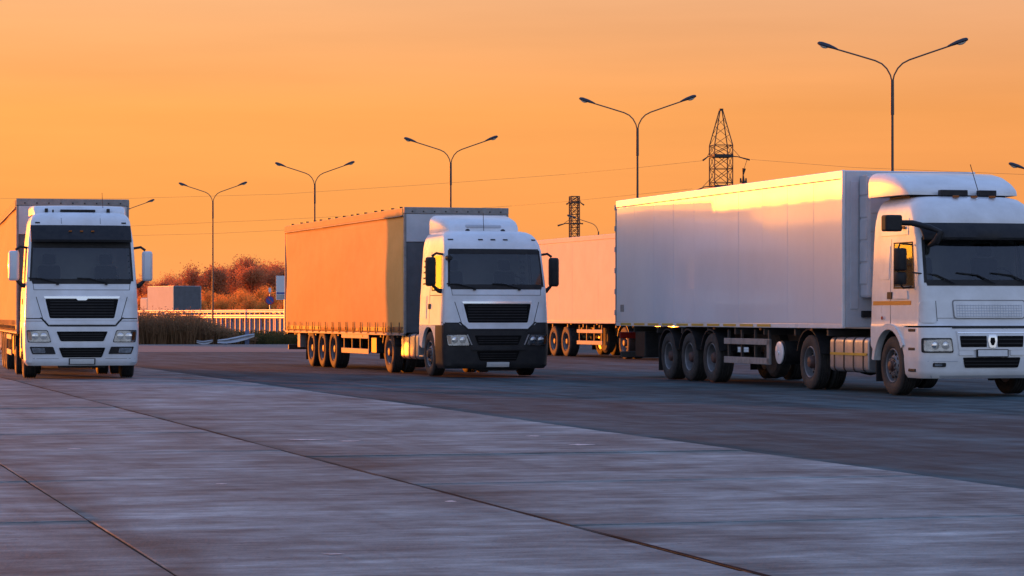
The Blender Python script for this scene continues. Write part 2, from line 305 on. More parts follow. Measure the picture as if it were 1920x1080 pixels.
# concrete strips of slabs, laid on the left of the asphalt
slabbase = struct(MB().prism([uv(-60, -10), uv(9.6, -10), uv(9.6, -100), uv(-60, -100)], -.30, -.006, 'z').build('concrete_apron', 'joint'))
strips = [9.6, 5.07, 2.09, -2.4, -6.9, -11.4, -15.9, -20.4, -24.9, -29.4]
smesh = {}
for i, (b, a) in enumerate(zip(strips, strips[1:])):
    w = round(b - a, 2); L = 4.5
    if w not in smesh:
        mb = MB(); g = .009; h = .03
        x0, x1, y0, y1 = -w/2+g, w/2-g, -L/2+g, L/2-g
        e = .006
        rows = [[(x0,y0,-.15),(x1,y0,-.15),(x1,y1,-.15),(x0,y1,-.15),(x0,y0,-.15)], [(x0,y0,-e*.6),(x1,y0,-e*.6),(x1,y1,-e*.6),(x0,y1,-e*.6),(x0,y0,-e*.6)],
                [(x0+e,y0+e,0),(x1-e,y0+e,0),(x1-e,y1-e,0),(x0+e,y1-e,0),(x0+e,y0+e,0)]]
        mb.rows(rows); n = len(mb.v); mb.face([n-5, n-4, n-3, n-2]); smesh[w] = mb.mesh('concrete_slab', 'concrete')
    off = {0: 0.0, 1: 1.2, 2: 1.2}.get(i, random.uniform(0, 4.5))
    for k in range(20):
        v = -12.5 - off - k * 4.5 + 2.25
        x, y = uv((a + b) / 2, v)
        if abs(x) > y * .21 + 9 or y > 100: continue
        o = link('concrete_slab', smesh[w], slabbase); o.location = (x, y, random.uniform(-.002, .002)); o.rotation_euler = (random.uniform(-.0012, .0012), random.uniform(-.0012, .0012), TH)

# ------------------------------------------------------------------ wheels
WR = .505
def tyre_mesh(w):
    h = w / 2; p = [(.30, h*.80), (.33, h*.96), (.40, h), (.455, h*.97), (.488, h*.88), (WR, h*.76)]
    for g in (.5, .18): p += [(WR, h*g+.012), (WR-.014, h*g+.010), (WR-.014, h*g-.010), (WR, h*g-.012)]
    q = p + [(r, -x) for r, x in reversed(p)]
    return MB().lathe(q, 40, closed=True).mesh('tyre', 'tyre', 35)
def rim_mesh(kind, w):
    # outer face looks along -x
    h = w / 2; mb = MB(); mb.mi = 0
    if kind == 'steer': prof = [(.30, -h*.80), (.285, -h*.88), (.272, -h*.80), (.262, -h*.35), (.235, -h*.42), (.165, -h*.75), (.16, -h*.80), (.10, -h*.80)]
    else: prof = [(.30, -h*.80), (.285, -h*.88), (.272, -h*.80), (.258, h*.05), (.235, h*.10), (.165, -h*.10), (.16, -h*.05), (.10, -h*.05)]
    prof = [(.30, h*.8)] + prof
    mb.lathe(prof, 40)
    zf = -h*.62 if kind == 'steer' else -h*.02
    mb.mi = 1
    for k in range(10):
        t = 2*math.pi*(k+.5)/10; mb.lathe([(.026, zf-.012-(.0 if kind=='steer' else .0)), (.026, zf+.03)], 8, c=(0, .205*math.cos(t), .205*math.sin(t)))
    mb.mi = 0
    zb = -h*.80 if kind == 'steer' else -h*.05
    for k in range(10):
        t = 2*math.pi*k/10; mb.lathe([(.016, zb-.03), (.016, zb)], 6, c=(0, .135*math.cos(t), .135*math.sin(t)))
    return mb.mesh('wheel', ['rim', 'hole'], 35)
def hub_mesh(kind, w):
    h = w/2; z = -h*.8 if kind == 'steer' else -h*.05
    prof = [(.105, z+.02), (.105, z-.02), (.085, z-.035), (.085, z-.06), (.06, z-.075)] if kind == 'steer' else [(.115, z+.02), (.11, z-.10), (.09, z-.13), (.05, z-.14)]
    return MB().lathe(prof, 20).mesh('hub', 'hub', 35)
TY = {}
def wheel(parent, x, y, side, kind='trail', w=.32, z=None):
    key = (kind, w)
    if key not in TY: TY[key] = (rim_mesh(kind, w), tyre_mesh(w), hub_mesh(kind, w))
    o = link('wheel', TY[key][0], parent); o.location = (x, y, WR if z is None else z); o.rotation_euler = (random.uniform(0, 6), 0, 0 if side < 0 else math.pi)
    link('tyre', TY[key][1], o); link('hub', TY[key][2], o); return o
def arch(name, m, parent, x0, x1, y, z, r, a0, a1, th=.025, n=14):
    mb = MB(); pts = [(y + r*math.cos(R(a0+(a1-a0)*k/n)), z + r*math.sin(R(a0+(a1-a0)*k/n))) for k in range(n+1)]
    out = [(y + (r+th)*math.cos(R(a0+(a1-a0)*k/n)), z + (r+th)*math.sin(R(a0+(a1-a0)*k/n))) for k in range(n+1)]
    rows = [[(x0,*p),(x1,*p),(x1,*q),(x0,*q),(x0,*p)] for p, q in zip(pts, out)]
    mb.rows(rows, True, True); return mb.build(name, m, parent, smooth=40)

# ------------------------------------------------------------------ cab surface and panels
class Cab:
    """Cab skin: keys (z, half width, front y, corner radius, bow), front at -y, front axle at y = 0."""
    def __init__(s, keys, back): s.k = keys; s.back = back
    def at(s, z): return lerp_keys(s.k, z)
    def fy(s, x, z):
        w, F, r, bow = s.at(z); ax = min(abs(x), w)
        y = F + bow * (ax / w) ** 2
        if ax > w - r: q = (ax - (w - r)) / r; y += r * (1 - math.sqrt(max(0, 1 - q*q)))
        return y
    def shell(s, z0, z1, back, zs_extra=(), ts=(0, 1), skip=None, cap=True, nf=12, bottom=True, step=.06):
        zs = sorted({round(z, 4) for z in list(zs_extra) + [k[0] for k in s.k if z0 < k[0] < z1] + [z0, z1]})
        full = []
        for a, b in zip(zs, zs[1:]):
            n = max(1, int((b-a)/step)); full += [a + (b-a)*i/n for i in range(n)]
        full.append(z1)
        rows = []
        for z in full:
            w, F, r, bow = s.at(z); yc = F + bow + r; row = []
            for t in ts: row.append((-w, back + (yc - back) * t, z))
            for k in range(1, 6):
                a = math.pi/2 * k/6; q = math.sin(a); ax = w - r + r*math.cos(math.pi/2 - a) if False else w - r * (1 - math.cos(a)); row.append((-ax, s.fy(ax, z), z))
            for k in range(nf+1): x = -(w-r) + 2*(w-r)*k/nf; row.append((x, s.fy(x, z), z))
            for k in range(5, 0, -1):
                a = math.pi/2 * k/6; ax = w - r * (1 - math.cos(a)); row.append((ax, s.fy(ax, z), z))
            for t in reversed(ts): row.append((w, back + (yc - back) * t, z))
            row.append((-w, back + (yc - back) * ts[0], z)) 
            rows.append(row)
        mb = MB(); nt = len(ts); total = len(rows[0])
        def sk(i, k):
            if not skip: return False
            zm = (full[i] + full[i+1]) / 2
            if k < nt - 1: reg = ('side', k)
            elif nt - 1 + 6 <= k < nt - 1 + 6 + nf: reg = ('front', k)
            elif k >= nt - 1 + 12 + nf and k < 2*nt - 2 + 12 + nf: reg = ('side', 2*nt - 2 + 12 + nf - 1 - k)
            else: reg = ('x', 0)
            return skip(reg, zm)
        mb.rows(rows, False, False, sk)
        if cap: mb.face([len(mb.v) - total + k for k in range(total-1)])
        if bottom: mb.face([k for k in range(total-1)][::-1])
        return mb
    def patch(s, name, m, parent, chain, off=.006, th=.02, r=0, nx=14, mb=None, smooth=35):
        """chain: (z, xl, xr) from low to high; follows the cab's front skin."""
        own = mb is None; mb = mb or MB()
        z0, z1 = chain[0][0], chain[-1][0]; zs = {z0, z1} | {c[0] for c in chain}
        n = max(1, int((z1-z0)/.05))
        for i in range(n+1): zs.add(z0 + (z1-z0)*i/n)
        if r:
            for k in range(5): d = r*(1-math.cos(math.pi/2*k/5)); zs |= {z0+d, z1-d}
        zs = sorted(zs); F = []; B = []
        for z in zs:
            xl, xr = lerp_keys([(c[0], c[1], c[2]) for c in chain], z); ins = 0
            d = min(z - z0, z1 - z)
            if r and d < r: ins = r - math.sqrt(max(0, r*r - (r-d)**2))
            xl += ins; xr -= ins
            F.append([(xl+(xr-xl)*k/nx, s.fy(xl+(xr-xl)*k/nx, z)-off, z) for k in range(nx+1)])
            B.append([(p[0], p[1]+th, p[2]) for p in F[-1]])
        mb.rows(F); mb.rows([F[0][::-1], B[0][::-1]]); mb.rows([F[-1], B[-1]])
        mb.rows([[r_[0] for r_ in F], [r_[0] for r_ in B]]); mb.rows([[r_[-1] for r_ in F][::-1], [r_[-1] for r_ in B][::-1]])
        return mb.build(name, m, parent, smooth=smooth) if own else mb
    def side(s, name, m, parent, sgn, chain, off=.006, th=.02):
        """chain: (z, y0, y1) on the cab's side."""
        zs = []
        for a, b in zip(chain, chain[1:]):
            n = max(1, int((b[0]-a[0])/.15)); zs += [a[0]+(b[0]-a[0])*i/n for i in range(n)]
        zs.append(chain[-1][0]); rows = []
        for z in zs:
            y0, y1 = lerp_keys(chain, z); w = s.at(z)[0]; xo = sgn*(w+off); xi = sgn*(w+off-th)
            rows.append([(xo,y0,z),(xo,y1,z),(xi,y1,z),(xi,y0,z),(xo,y0,z)])
        return MB().rows(rows, True, True).build(name, m, parent)

def mirror_part(parent, m, sgn, x, y, z0, z1, w=.2, d=.13, glassy=True):
    mb = MB(); pr = [(-w/2, .0), (-w/2+.02, -d*.7), (-w/2+.06, -d), (w/2-.06, -d), (w/2-.02, -d*.7), (w/2, 0)]
    rows = []
    for t, sc in ((0, .72), (.04, .93), (.1, 1), (.9, 1), (.96, .93), (1, .72)):
        z = z0 + (z1-z0)*t; rows.append([(x + p*sc, y + q*sc, z) for p, q in pr] + [(x + pr[0][0]*sc, y, z)])
    o = mb.rows(rows, True, True).build('mirror', m, parent, smooth=40)
    MB().box(x-w/2+.02, x+w/2-.02, y+.001, y+.006, z0+.05, z1-.05).build('mirror_glass', 'chrome', o)
    return o
def fuel_tank(parent, x0, x1, y0, y1, z0, z1, straps=3, stripe=False):
    r = .09; poly = []
    for cx, cz, a in ((x1-r, z1-r, 0), (x0+r, z1-r, 90), (x0+r, z0+r, 180), (x1-r, z0+r, 270)):
        for k in range(5): t = R(a + 90*k/4); poly.append((cx + r*math.cos(t), cz + r*math.sin(t)))
    t_ = MB().prism(poly, y0, y1, 'y').build('fuel_tank', 'alu', parent, smooth=40, bevel=.02)
    big = [((x0+x1)/2 + (p-(x0+x1)/2)*1.03, (z0+z1)/2 + (q-(z0+z1)/2)*1.03) for p, q in poly]
    for k in range(straps):
        y = y0 + (y1-y0)*(k+.5)/straps; MB().prism(big, y-.025, y+.025, 'y').build('tank_strap', 'chassis', t_, smooth=40)
    if stripe:
        for s_ in (-1,): MB().box(x0-.016, x0-.004, y0+.05, y1-.05, (z0+z1)/2-.01, (z0+z1)/2+.035).build('reflective_stripe', 'yellow', t_)
    return t_
def chassis(t, wb, back):
    for s_ in (-1, 1): box('frame_rail', 'chassis', t, s_*.38-.05, s_*.38+.05, -.9, back, .72, .98)
    mb = MB().box(-.36, .36, .4, .6, .7, .9).box(-.36, .36, wb-.9, wb-.75, .75, .95).box(-.36, .36, back-.15, back-.05, .75, .95); mb.build('cross_member', 'chassis', t)
    MB().tube([(-1.0, wb, WR), (1.0, wb, WR)], .09, 10).lathe([(.05,-.25),(.22,-.18),(.26,0),(.22,.18),(.05,.25)], 16, c=(0, wb, WR)).build('drive_axle', 'chassis', t, smooth=40)
    MB().tube([(-1.0, 0, WR-.02), (-.6, 0, WR-.14), (.6, 0, WR-.14), (1.0, 0, WR-.02)], .06, 8).build('front_axle', 'chassis', t, smooth=40)
    MB().prism([(-.45, wb-1.1), (.45, wb-1.1), (.45, wb-.35), (.12, wb-.1), (-.12, wb-.1), (-.45, wb-.35)], 1.03, 1.12, 'z').build('fifth_wheel', 'chassis', t)
    MB().box(-.5, .5, -.55, .5, .45, 1.0).box(-.35, .35, .5, 1.4, .5, .95).build('engine', 'chassis', t, bevel=.03)
    MB().tube([(-.55, 1.1, .55), (-.55, 2.2, .55)], .12, 10).build('silencer', 'chassis', t, smooth=40)
    for s_ in (-1, 1):
        wheel(t, s_*1.06, 0, s_, 'steer', .30)
        wheel(t, s_*1.10, wb, s_, 'trail', .27); wheel(t, s_*.78, wb, s_, 'trail', .27)
        arch('mudguard', 'dark', t, *sorted((s_*.66, s_*1.25)), wb, WR, .60, 20, 165)
        box('tail_light', 'redl', t, s_*.75-.2, s_*.75+.2, back, back+.05, .85, .98)
def interior(t, cab, zf, zd, glass_y):
    box('cab_floor', 'seat', t, -1.08, 1.08, -1.05, .6, zf-.05, zf)
    MB().prism([(-1.0, zf), (-1.0, zd), (-.72, zd+.03), (-.62, zd-.06), (-.68, zf)], -1.03, 1.03, 'x').build('dashboard', 'seat', t, bevel=.03)
    for s_ in (-1, 1):
        se = MB().box(s_*.62-.26, s_*.62+.26, -.45, .08, zf+.02, zf+.55).build('seat', 'seat', t, bevel=.06, seg=3)
        MB().prism([(.02, zf+.5), (.16, zf+.5), (.26, zf+1.15), (.14, zf+1.17)], s_*.62-.24, s_*.62+.24, 'x').build('backrest', 'seat', se, bevel=.05, seg=3)
        MB().prism([(.14, zf+1.19), (.24, zf+1.19), (.27, zf+1.42), (.18, zf+1.42)], s_*.62-.14, s_*.62+.14, 'x').build('headrest', 'seat', se, bevel=.04, seg=3)
    a = []
    for k in range(25): q = 2*math.pi*k/24; a.append((.62 + .23*math.cos(q), -.58 + .12*math.sin(q), zd+.10 + .19*math.sin(q)))
    st = MB().tube(a, .018, 6); st.tube([(.62, -.58, zd+.1), (.62, -.75, zd-.15)], .03, 6); st.tube([(.40, -.58, zd+.1), (.84, -.58, zd+.1)], .018, 6); st.build('steering_wheel', 'dark', t, smooth=50)

def deflector(name, m, parent, keys, zb, smooth=45):
    """roof air deflector: keys (y, half width, height, corner radius) from front to back; zb base height"""
    rows = []
    for (y, w, h, r) in keys:
        row = [(-w, y, zb)]
        for k in range(7): a = math.pi/2*k/6; row.append((-w + r - r*math.cos(a), y, zb + h - r + r*math.sin(a)))
        for k in range(1, 6): x = -(w-r) + 2*(w-r)*k/6; row.append((x, y, zb + h + .012*(1-(x/(w-r))**2)))
        for k in range(6, -1, -1): a = math.pi/2*k/6; row.append((w - r + r*math.cos(a), y, zb + h - r + r*math.sin(a)))
        row.append((w, y, zb)); rows.append(row)
    mb = MB(); mb.rows(rows, True, True); return mb.build(name, m, parent, smooth=smooth)

# ------------------------------------------------------------------ tractor unit, first kind (two of them)
def tractor_a(name, loc, rz, label, high, darkbumper, dz, wb=3.7):
    t = empty(name, loc, rz); tag(t, label, 'truck', 'tractor units in the yard')
    W = 'white'
    wz0, wz1 = 2.02 + dz, (2.90 if high else 2.84) + dz
    top = [(wz1+.04, 1.13, -1.135, .12, .06), (wz1+.12, 1.12, -1.11, .14, .06)]
    if high: top += [(3.34+dz, 1.08, -.98, .16, .06), (3.42+dz, 1.05, -.93, .18, .06), (3.49+dz, 1.0, -.83, .22, .06), (3.53+dz, .92, -.70, .26, .05), (3.545+dz, .80, -.5, .3, .05)]
    else: top += [(3.06+dz, 1.10, -1.04, .18, .06), (3.14+dz, 1.07, -.97, .22, .06), (3.21+dz, 1.03, -.88, .26, .06), (3.26+dz, .96, -.76, .3, .05), (3.29+dz, .86, -.58, .3, .05), (3.30+dz, .7, -.4, .3, .05)]
    keys = [(.19+dz, 1.16, -1.37, .20, .05), (.26+dz, 1.21, -1.43, .22, .05), (.62+dz, 1.235, -1.465, .24, .05), (1.05+dz, 1.235, -1.46, .24, .05), (1.22+dz, 1.225, -1.44, .22, .05), (1.83+dz, 1.20, -1.37, .13, .06), (wz0, 1.185, -1.335, .10, .06), (wz1, 1.135, -1.15, .10, .06)] + top
    cab = Cab(keys, .82); zt = keys[-1][0]
    # side parameter t: 0 back .. 1 front corner; window between .50 and .93
    ts = (0, .2, .42, .52, .62, .72, .82, .91, 1.0)
    sw0, sw1 = 1.98 + dz, 2.72 + dz
    sk = lambda reg, z: (reg[0] == 'front' and wz0 < z < wz1) or (reg[0] == 'side' and 3 <= reg[1] <= 6 and sw0 < z < sw1)
    zj = 1.16 + dz
    body = cab.shell(zj, zt, .82, (wz0, wz1, sw0, sw1), ts, sk).build('cab_body', W, t, smooth=38)
    bm = 'bumper' if darkbumper else W
    bp = cab.shell(.19+dz, zj-.012, -.60, (), (0, 1), None).build('bumper', bm, t, smooth=38)
    if darkbumper: bp['label'] = 'matt black front bumper'
    # side windows
    for s_ in (-1, 1):
        def ys(tt, z): w, F, r, bow = cab.at(z); yc = F + bow + r; return .82 + (yc - .82) * tt
        cab.side('side_window', 'sideglass', t, s_, [(sw0-.015, ys(.51, sw0), ys(.915, sw0)), (sw1+.015, ys(.51, sw1), ys(.915, sw1))], .004, .006)
        # door seams, handle, pillar trim
        cab.side('door_seam', 'dark', t, s_, [(zj+.02, ys(.44, zj), ys(.44, zj)+.014), (sw1+.1, ys(.44, sw1), ys(.44, sw1)+.014)], .002, .01)
        cab.side('door_seam', 'dark', t, s_, [(sw0-.16, ys(.44, sw0), ys(.97, sw0)), (sw0-.145, ys(.44, sw0), ys(.97, sw0))], .002, .01)
        cab.side('door_handle', 'dark', t, s_, [(1.52+dz, -.12, .03), (1.64+dz, -.12, .03)], .02, .03)
        cab.side('window_trim', 'dark', t, s_, [(sw0-.05, ys(.50, sw0), ys(.93, sw0)), (sw0-.018, ys(.50, sw0), ys(.93, sw0))], .008, .02)
        cab.side('window_trim', 'dark', t, s_, [(sw0-.02, ys(.495, sw0), ys(.515, sw0)), (sw1+.03, ys(.495, sw1), ys(.515, sw1))], .008, .02)
        for k in range(5):
            z = 2.08 + dz + k*.13; cab.side('air_vent', 'dark', t, s_, [(z, .36, .66), (z+.035, .36, .66)], .003, .012)
        cab.side('side_locker', W, t, s_, [(1.30+dz, .22, .72), (1.82+dz, .22, .72)], .010, .02)
        # wheel arch panel with a round opening
        arc = [(-.60 if False else .60*math.cos(R(a)), WR + .62*math.sin(R(a))) for a in range(12, 169, 12)]
        poly = [(.82, zj-.01)] + [(.82, .70+dz)] + [(y, min(z, zj-.05)) for y, z in arc] + [(-.60, .62), (-.60, zj-.01)]
        MB().prism(poly, *sorted((s_*1.16, s_*1.232)), 'x').build('fender', W, t, bevel=.01)
        arch('wheel_liner', 'dark', t, *sorted((s_*.75, s_*1.155)), 0, WR, .60, 10, 172, th=.02)
        for k in range(3): box('cab_step', 'alu', t, *sorted((s_*1.0, s_*1.19)), .62, 1.0, .42+k*.26, .46+k*.26)
        box('step_panel', 'dark', t, *sorted((s_*.90, s_*1.0)), .60, 1.02, .36, 1.1)
        # mirrors
        mir = 'mirrorw' if high else 'dark'
        mirror_part(t, mir, s_, s_*1.44, -.98, 2.03+dz, 2.68+dz, .235, .15)
        w_ = cab.at(2.7+dz)[0]
        MB().tube([(s_*(w_-.03), -.92, 2.74+dz), (s_*1.30, -.96, 2.77+dz), (s_*1.40, -.97, 2.70+dz)], .028, 8).build('mirror_arm', 'dark', t, smooth=50)
        MB().tube([(s_*1.17, -.98, 1.92+dz), (s_*1.26, -1.0, 1.93+dz), (s_*1.38, -.98, 2.04+dz)], [.06, .05, .03], 8).build('mirror_arm', 'dark', t, smooth=50)
    # windscreen, visor
    cab.patch('windscreen', 'glass', t, [(wz0-.012, -1.10, 1.10), (wz1+.012, -1.05, 1.05)], .004, .006, .09, 20)
    fr = MB()
    cab.patch('', '', t, [(wz0-.06, -1.05, 1.05), (wz0+.05, -1.09, 1.09)], .007, .012, 0, 20, fr)
    hd = .16 if high else .09
    cab.patch('', '', t, [(wz1-hd, -1.05, 1.05), (wz1+.03, -1.04, 1.04)], .007, .012, 0, 20, fr)
    for s_ in (-1, 1): cab.patch('', '', t, [(wz0, *sorted((s_*1.075, s_*1.115))), (wz1, *sorted((s_*1.025, s_*1.065)))], .0075, .012, 0, 2, fr)
    fr.build('windscreen_surround', 'dark', t, smooth=40)
    for s_ in (-.52, .52):
        MB().tube([(s_, cab.fy(s_, wz0-.03)-.05, wz0-.03), (s_-.35, cab.fy(s_-.35, wz0+.05)-.03, wz0+.055), (s_-.62, cab.fy(s_-.62, wz0+.06)-.025, wz0+.065)], .016, 6).box(s_-.03, s_+.03, cab.fy(s_, wz0-.06)-.05, cab.fy(s_, wz0-.06), wz0-.08, wz0-.02).build('wiper', 'dark', t)
    if high:
        rows = []
        for (z, o_) in ((wz1-.03, .20), (wz1+.02, .235), (wz1+.20, .155), (wz1+.34, .07)):
            rows.append([(x, cab.fy(x, z)-o_*(1-.25*abs(x)**3), z) for x in [-1.08+2.16*k/16 for k in range(17)]])
        back = [[(p[0], p[1]+.03, p[2]) for p in r_] for r_ in rows]
        mb = MB(); mb.rows(rows); mb.rows(back[::-1]); mb.rows([rows[0][::-1], back[0][::-1]]); mb.rows([rows[-1], back[-1]])
        mb.rows([[r_[0] for r_ in rows], [r_[0] for r_ in back]]); mb.rows([[r_[-1] for r_ in rows][::-1], [r_[-1] for r_ in back][::-1]])
        vis = mb.build('sun_visor', 'dark', t, smooth=40)
        for x in (-.24, 0, .24): box('marker_light', 'amber', vis, x-.035, x+.035, cab.fy(x, wz1+.24)-.20, cab.fy(x, wz1+.24)-.10, wz1+.19, wz1+.22, .005)
        for x in (-.93, .93): cab.patch('marker_light', 'dark', t, [(3.28+dz, x-.05, x+.05), (3.31+dz, x-.05, x+.05)], .012, .02, 0, 3)
        for x in (-.42, .42): cab.patch('roof_seam', 'dark', t, [(3.27+dz, x-.004, x+.004), (3.46+dz, x-.004, x+.004)], .002, .008, 0, 1)
        # roof deflector with a light bar between its ends
        d_ = deflector('roof_deflector', W, t, [(-.52, .98, .05, .04), (-.42, 1.0, .16, .09), (-.2, 1.02, .20, .1), (.75, 1.05, .235, .1)], 3.49+dz)
        MB().box(-.42, .34, -.58, -.50, 3.545+dz, 3.60+dz).build('light_bar', 'dark', t, bevel=.01)
        for x in (-.72, .62): MB().box(x-.035, x+.035, -.60, -.50, 3.535+dz, 3.62+dz).build('work_light', 'dark', t, bevel=.01)
        for x in (-.58, 0, .3): MB().lathe([(.02, 0), (.018, .07)], 8, 'z', (x, -.62, 3.52+dz)).build('roof_marker', 'dark', t)
        MB().tube([(.52, -.45, 3.55+dz), (.50, -.35, 3.98+dz)], .006, 5).build('antenna', 'dark', t)
    else:
        for x in (-.97, -.29, 0, .29, .97): cab.patch('marker_light', 'dark', t, [(3.065+dz, x-.055, x+.055), (3.095+dz, x-.055, x+.055)], .010, .02, 0, 3)
        d_ = deflector('roof_deflector', W, t, [(-.30, .80, .03, .02), (-.22, .83, .16, .08), (-.08, .87, .25, .13), (.15, .92, .33, .16), (.80, .99, .43, .16)], 3.245+dz)
        MB().box(-.42, .42, -.27, -.10, 3.36+dz, 3.44+dz).build('deflector_recess', 'panelb', d_, bevel=.03)
        MB().tube([(-.02, -.35, 3.28+dz), (-.02, -.30, 3.70+dz)], .007, 5).build('antenna', 'dark', t)
        for x in (-.45, .38): MB().lathe([(.06, 0), (.05, .03), (.02, .05)], 12, 'z', (x, -.52, 3.285+dz)).build('roof_horn', 'dark', t, smooth=40)
        MB().lathe([(.04, -.12), (.06, -.10), (.06, .10), (.04, .12)], 10, 'y', (-1.08, -1.22, 2.66+dz)).build('kerb_mirror', 'dark', t, smooth=40)
    # bonnet seam, upper grille
    cab.patch('bonnet_seam', 'dark', t, [(1.825+dz, -1.03, 1.03), (1.835+dz, -1.03, 1.03)], .002, .01, 0, 16)
    for s_ in (-1, 1):
        cab.patch('bonnet_seam', 'dark', t, [(1.835+dz, *sorted((s_*1.02, s_*1.03))), (wz0-.05, *sorted((s_*1.035, s_*1.045)))], .002, .01, 0, 1)
        cab.patch('grille_side_seam', 'dark', t, [(1.20+dz, *sorted((s_*.83, s_*.845))), (1.68+dz, *sorted((s_*.97, s_*.985)))], .002, .01, 0, 1)
        cab.patch('corner_panel', W, t, [(1.22+dz, *sorted((s_*.88, s_*1.20))), (1.66+dz, *sorted((s_*1.0, s_*1.18)))], .012, .025, .03, 8)
    cab.patch('grille_frame', W, t, [(1.17+dz, -.745, .745), (1.70+dz, -.835, .835)], .014, .03, .05, 16)
    g = cab.patch('upper_grille', 'mesh', t, [(1.215+dz, -.69, .69), (1.635+dz, -.785, .785)], .017, .02, .03, 16)
    for k in range(6): z = 1.26 + dz + k*.062; cab.patch('grille_slat', 'dark', g, [(z, -.68, .68), (z+.022, -.685, .685)], .026, .02, 0, 10)
    cab.patch('grille_trim', 'chrome', t, [(1.645+dz, -.80, .80), (1.69+dz, -.815, .815)], .026, .03, .01, 16)
    if high: cab.patch('grille_badge', 'chrome', g, [(1.605+dz, -.09, .09), (1.645+dz, -.13, .13)], .030, .02, .015, 6)
    # dark gap that steps down under the grille
    gp = MB(); cab.patch('', '', t, [(1.035+dz, -.70, .70), (1.075+dz, -.70, .70)], .004, .02, 0, 14, gp)
    for s_ in (-1, 1):
        cab.patch('', '', t, [(1.20+dz, *sorted((s_*.88, s_*1.23))), (1.235+dz, *sorted((s_*.86, s_*1.23)))], .004, .02, 0, 8, gp)
        cab.patch('', '', t, [(1.04+dz, *sorted((s_*.68, s_*.73))), (1.23+dz, *sorted((s_*.85, s_*.90)))], .004, .02, 0, 2, gp)
    gp.build('panel_gap', 'dark', t)
    if not darkbumper:
        cab.patch('lower_fascia', W, t, [(1.09+dz, -.695, .695), (1.165+dz, -.78, .78)], .010, .02, 0, 14)
    else:
        cab.patch('grille_apron', W, t, [(1.08+dz, -.69, .69), (1.175+dz, -.79, .79)], .012, .03, 0, 14)
        for s_ in (-1, 1): cab.patch('bumper_wing', 'bumper', t, [(.99+dz, *sorted((s_*.66, s_*1.215))), (1.20+dz, *sorted((s_*.90, s_*1.215)))], .013, .03, 0, 10)
        cab.patch('bumper_beam', 'bumper', t, [(.60+dz, -.62, .62), (.68+dz, -.62, .62)], .03, .04, .02, 12)
        for s_ in (-1, 1): cab.patch('bumper_trim', 'alu', t, [(.72+dz, *sorted((s_*.60, s_*.625))), (.95+dz, *sorted((s_*.70, s_*.73)))], .016, .02, 0, 2)
    # lower grilles
    for (z0, z1, w0, w1) in ((.72, .93, .46, .55), (.37, .58, .42, .50)):
        lg = cab.patch('lower_grille', 'mesh', t, [(z0+dz, -w0, w0), (z1+dz, -w1, w1)], .012, .03, .025, 12)
        for k in range(3): z = z0 + dz + .035 + k*(z1-z0-.05)/3; cab.patch('grille_slat', 'dark', lg, [(z, -w0, w0), (z+.02, -w0, w0)], .022, .02, 0, 8)
    # headlights, fog lights
    for s_ in (-1, 1):
        h = cab.patch('headlight', 'lamp_in', t, [(.71+dz, *sorted((s_*.67, s_*1.14))), (.945+dz, *sorted((s_*.745, s_*1.17)))], .012, .03, .03, 8)
        cab.patch('bezel', 'dark', h, [(.695+dz, *sorted((s_*.655, s_*1.155))), (.96+dz, *sorted((s_*.735, s_*1.185)))], .009, .03, .03, 8)
        for x in (.82, 1.0): MB().lathe([(.075, 0), (.07, -.02), (.04, -.03)], 16, 'y', (s_*x, cab.fy(x, .83+dz)-.012, .83+dz)).build('bulb_housing', 'chrome', h, smooth=40)
        cab.patch('indicator', 'amber', h, [(.74+dz, *sorted((s_*1.07, s_*1.13))), (.92+dz, *sorted((s_*1.09, s_*1.16)))], .016, .02, .01, 3)
        cab.patch('lens', 'lens', h, [(.71+dz, *sorted((s_*.67, s_*1.14))), (.945+dz, *sorted((s_*.745, s_*1.17)))], .045, .004, .03, 8)
        if not darkbumper:
            f = cab.patch('fog_light', 'dark', t, [(.44+dz, *sorted((s_*.56, s_*1.06))), (.60+dz, *sorted((s_*.62, s_*1.12)))], .010, .03, .02, 8)
            cab.patch('fog_lens', 'lamp_in', f, [(.465+dz, *sorted((s_*.78, s_*1.04))), (.575+dz, *sorted((s_*.80, s_*1.08)))], .018, .03, .02, 5)
            cab.patch('bumper_seam', 'dark', t, [(.34+dz, *sorted((s_*.50, s_*1.15))), (.346+dz, *sorted((s_*.50, s_*1.15)))], .002, .01, 0, 6)
    cab.patch('plate_holder', 'dark', t, [(.21+dz, -.285, .285), (.35+dz, -.285, .285)], .016, .02, 0, 4)
    cab.patch('number_plate', 'plate', t, [(.225+dz, -.26, .26), (.335+dz, -.26, .26)], .022, .02, 0, 4)
    box('tow_cover', 'dark', t, -.5, .5, -1.30, -1.0, .14+dz, .24+dz)
    chassis(t, wb, wb + .95); interior(t, cab, 1.22+dz, 2.0+dz, 0)
    fuel_tank(t, -1.17, -.55, 1.15, 2.75, .36, .95, 3); fuel_tank(t, .55, 1.17, 1.15, 2.45, .36, .95, 3)
    MB().tube([(.3, .95, 1.5), (.3, 1.2, 1.6), (.1, 1.5, 1.4), (-.1, 1.7, 1.35)], .02, 6).build('air_hose', 'redl', t)
    return t

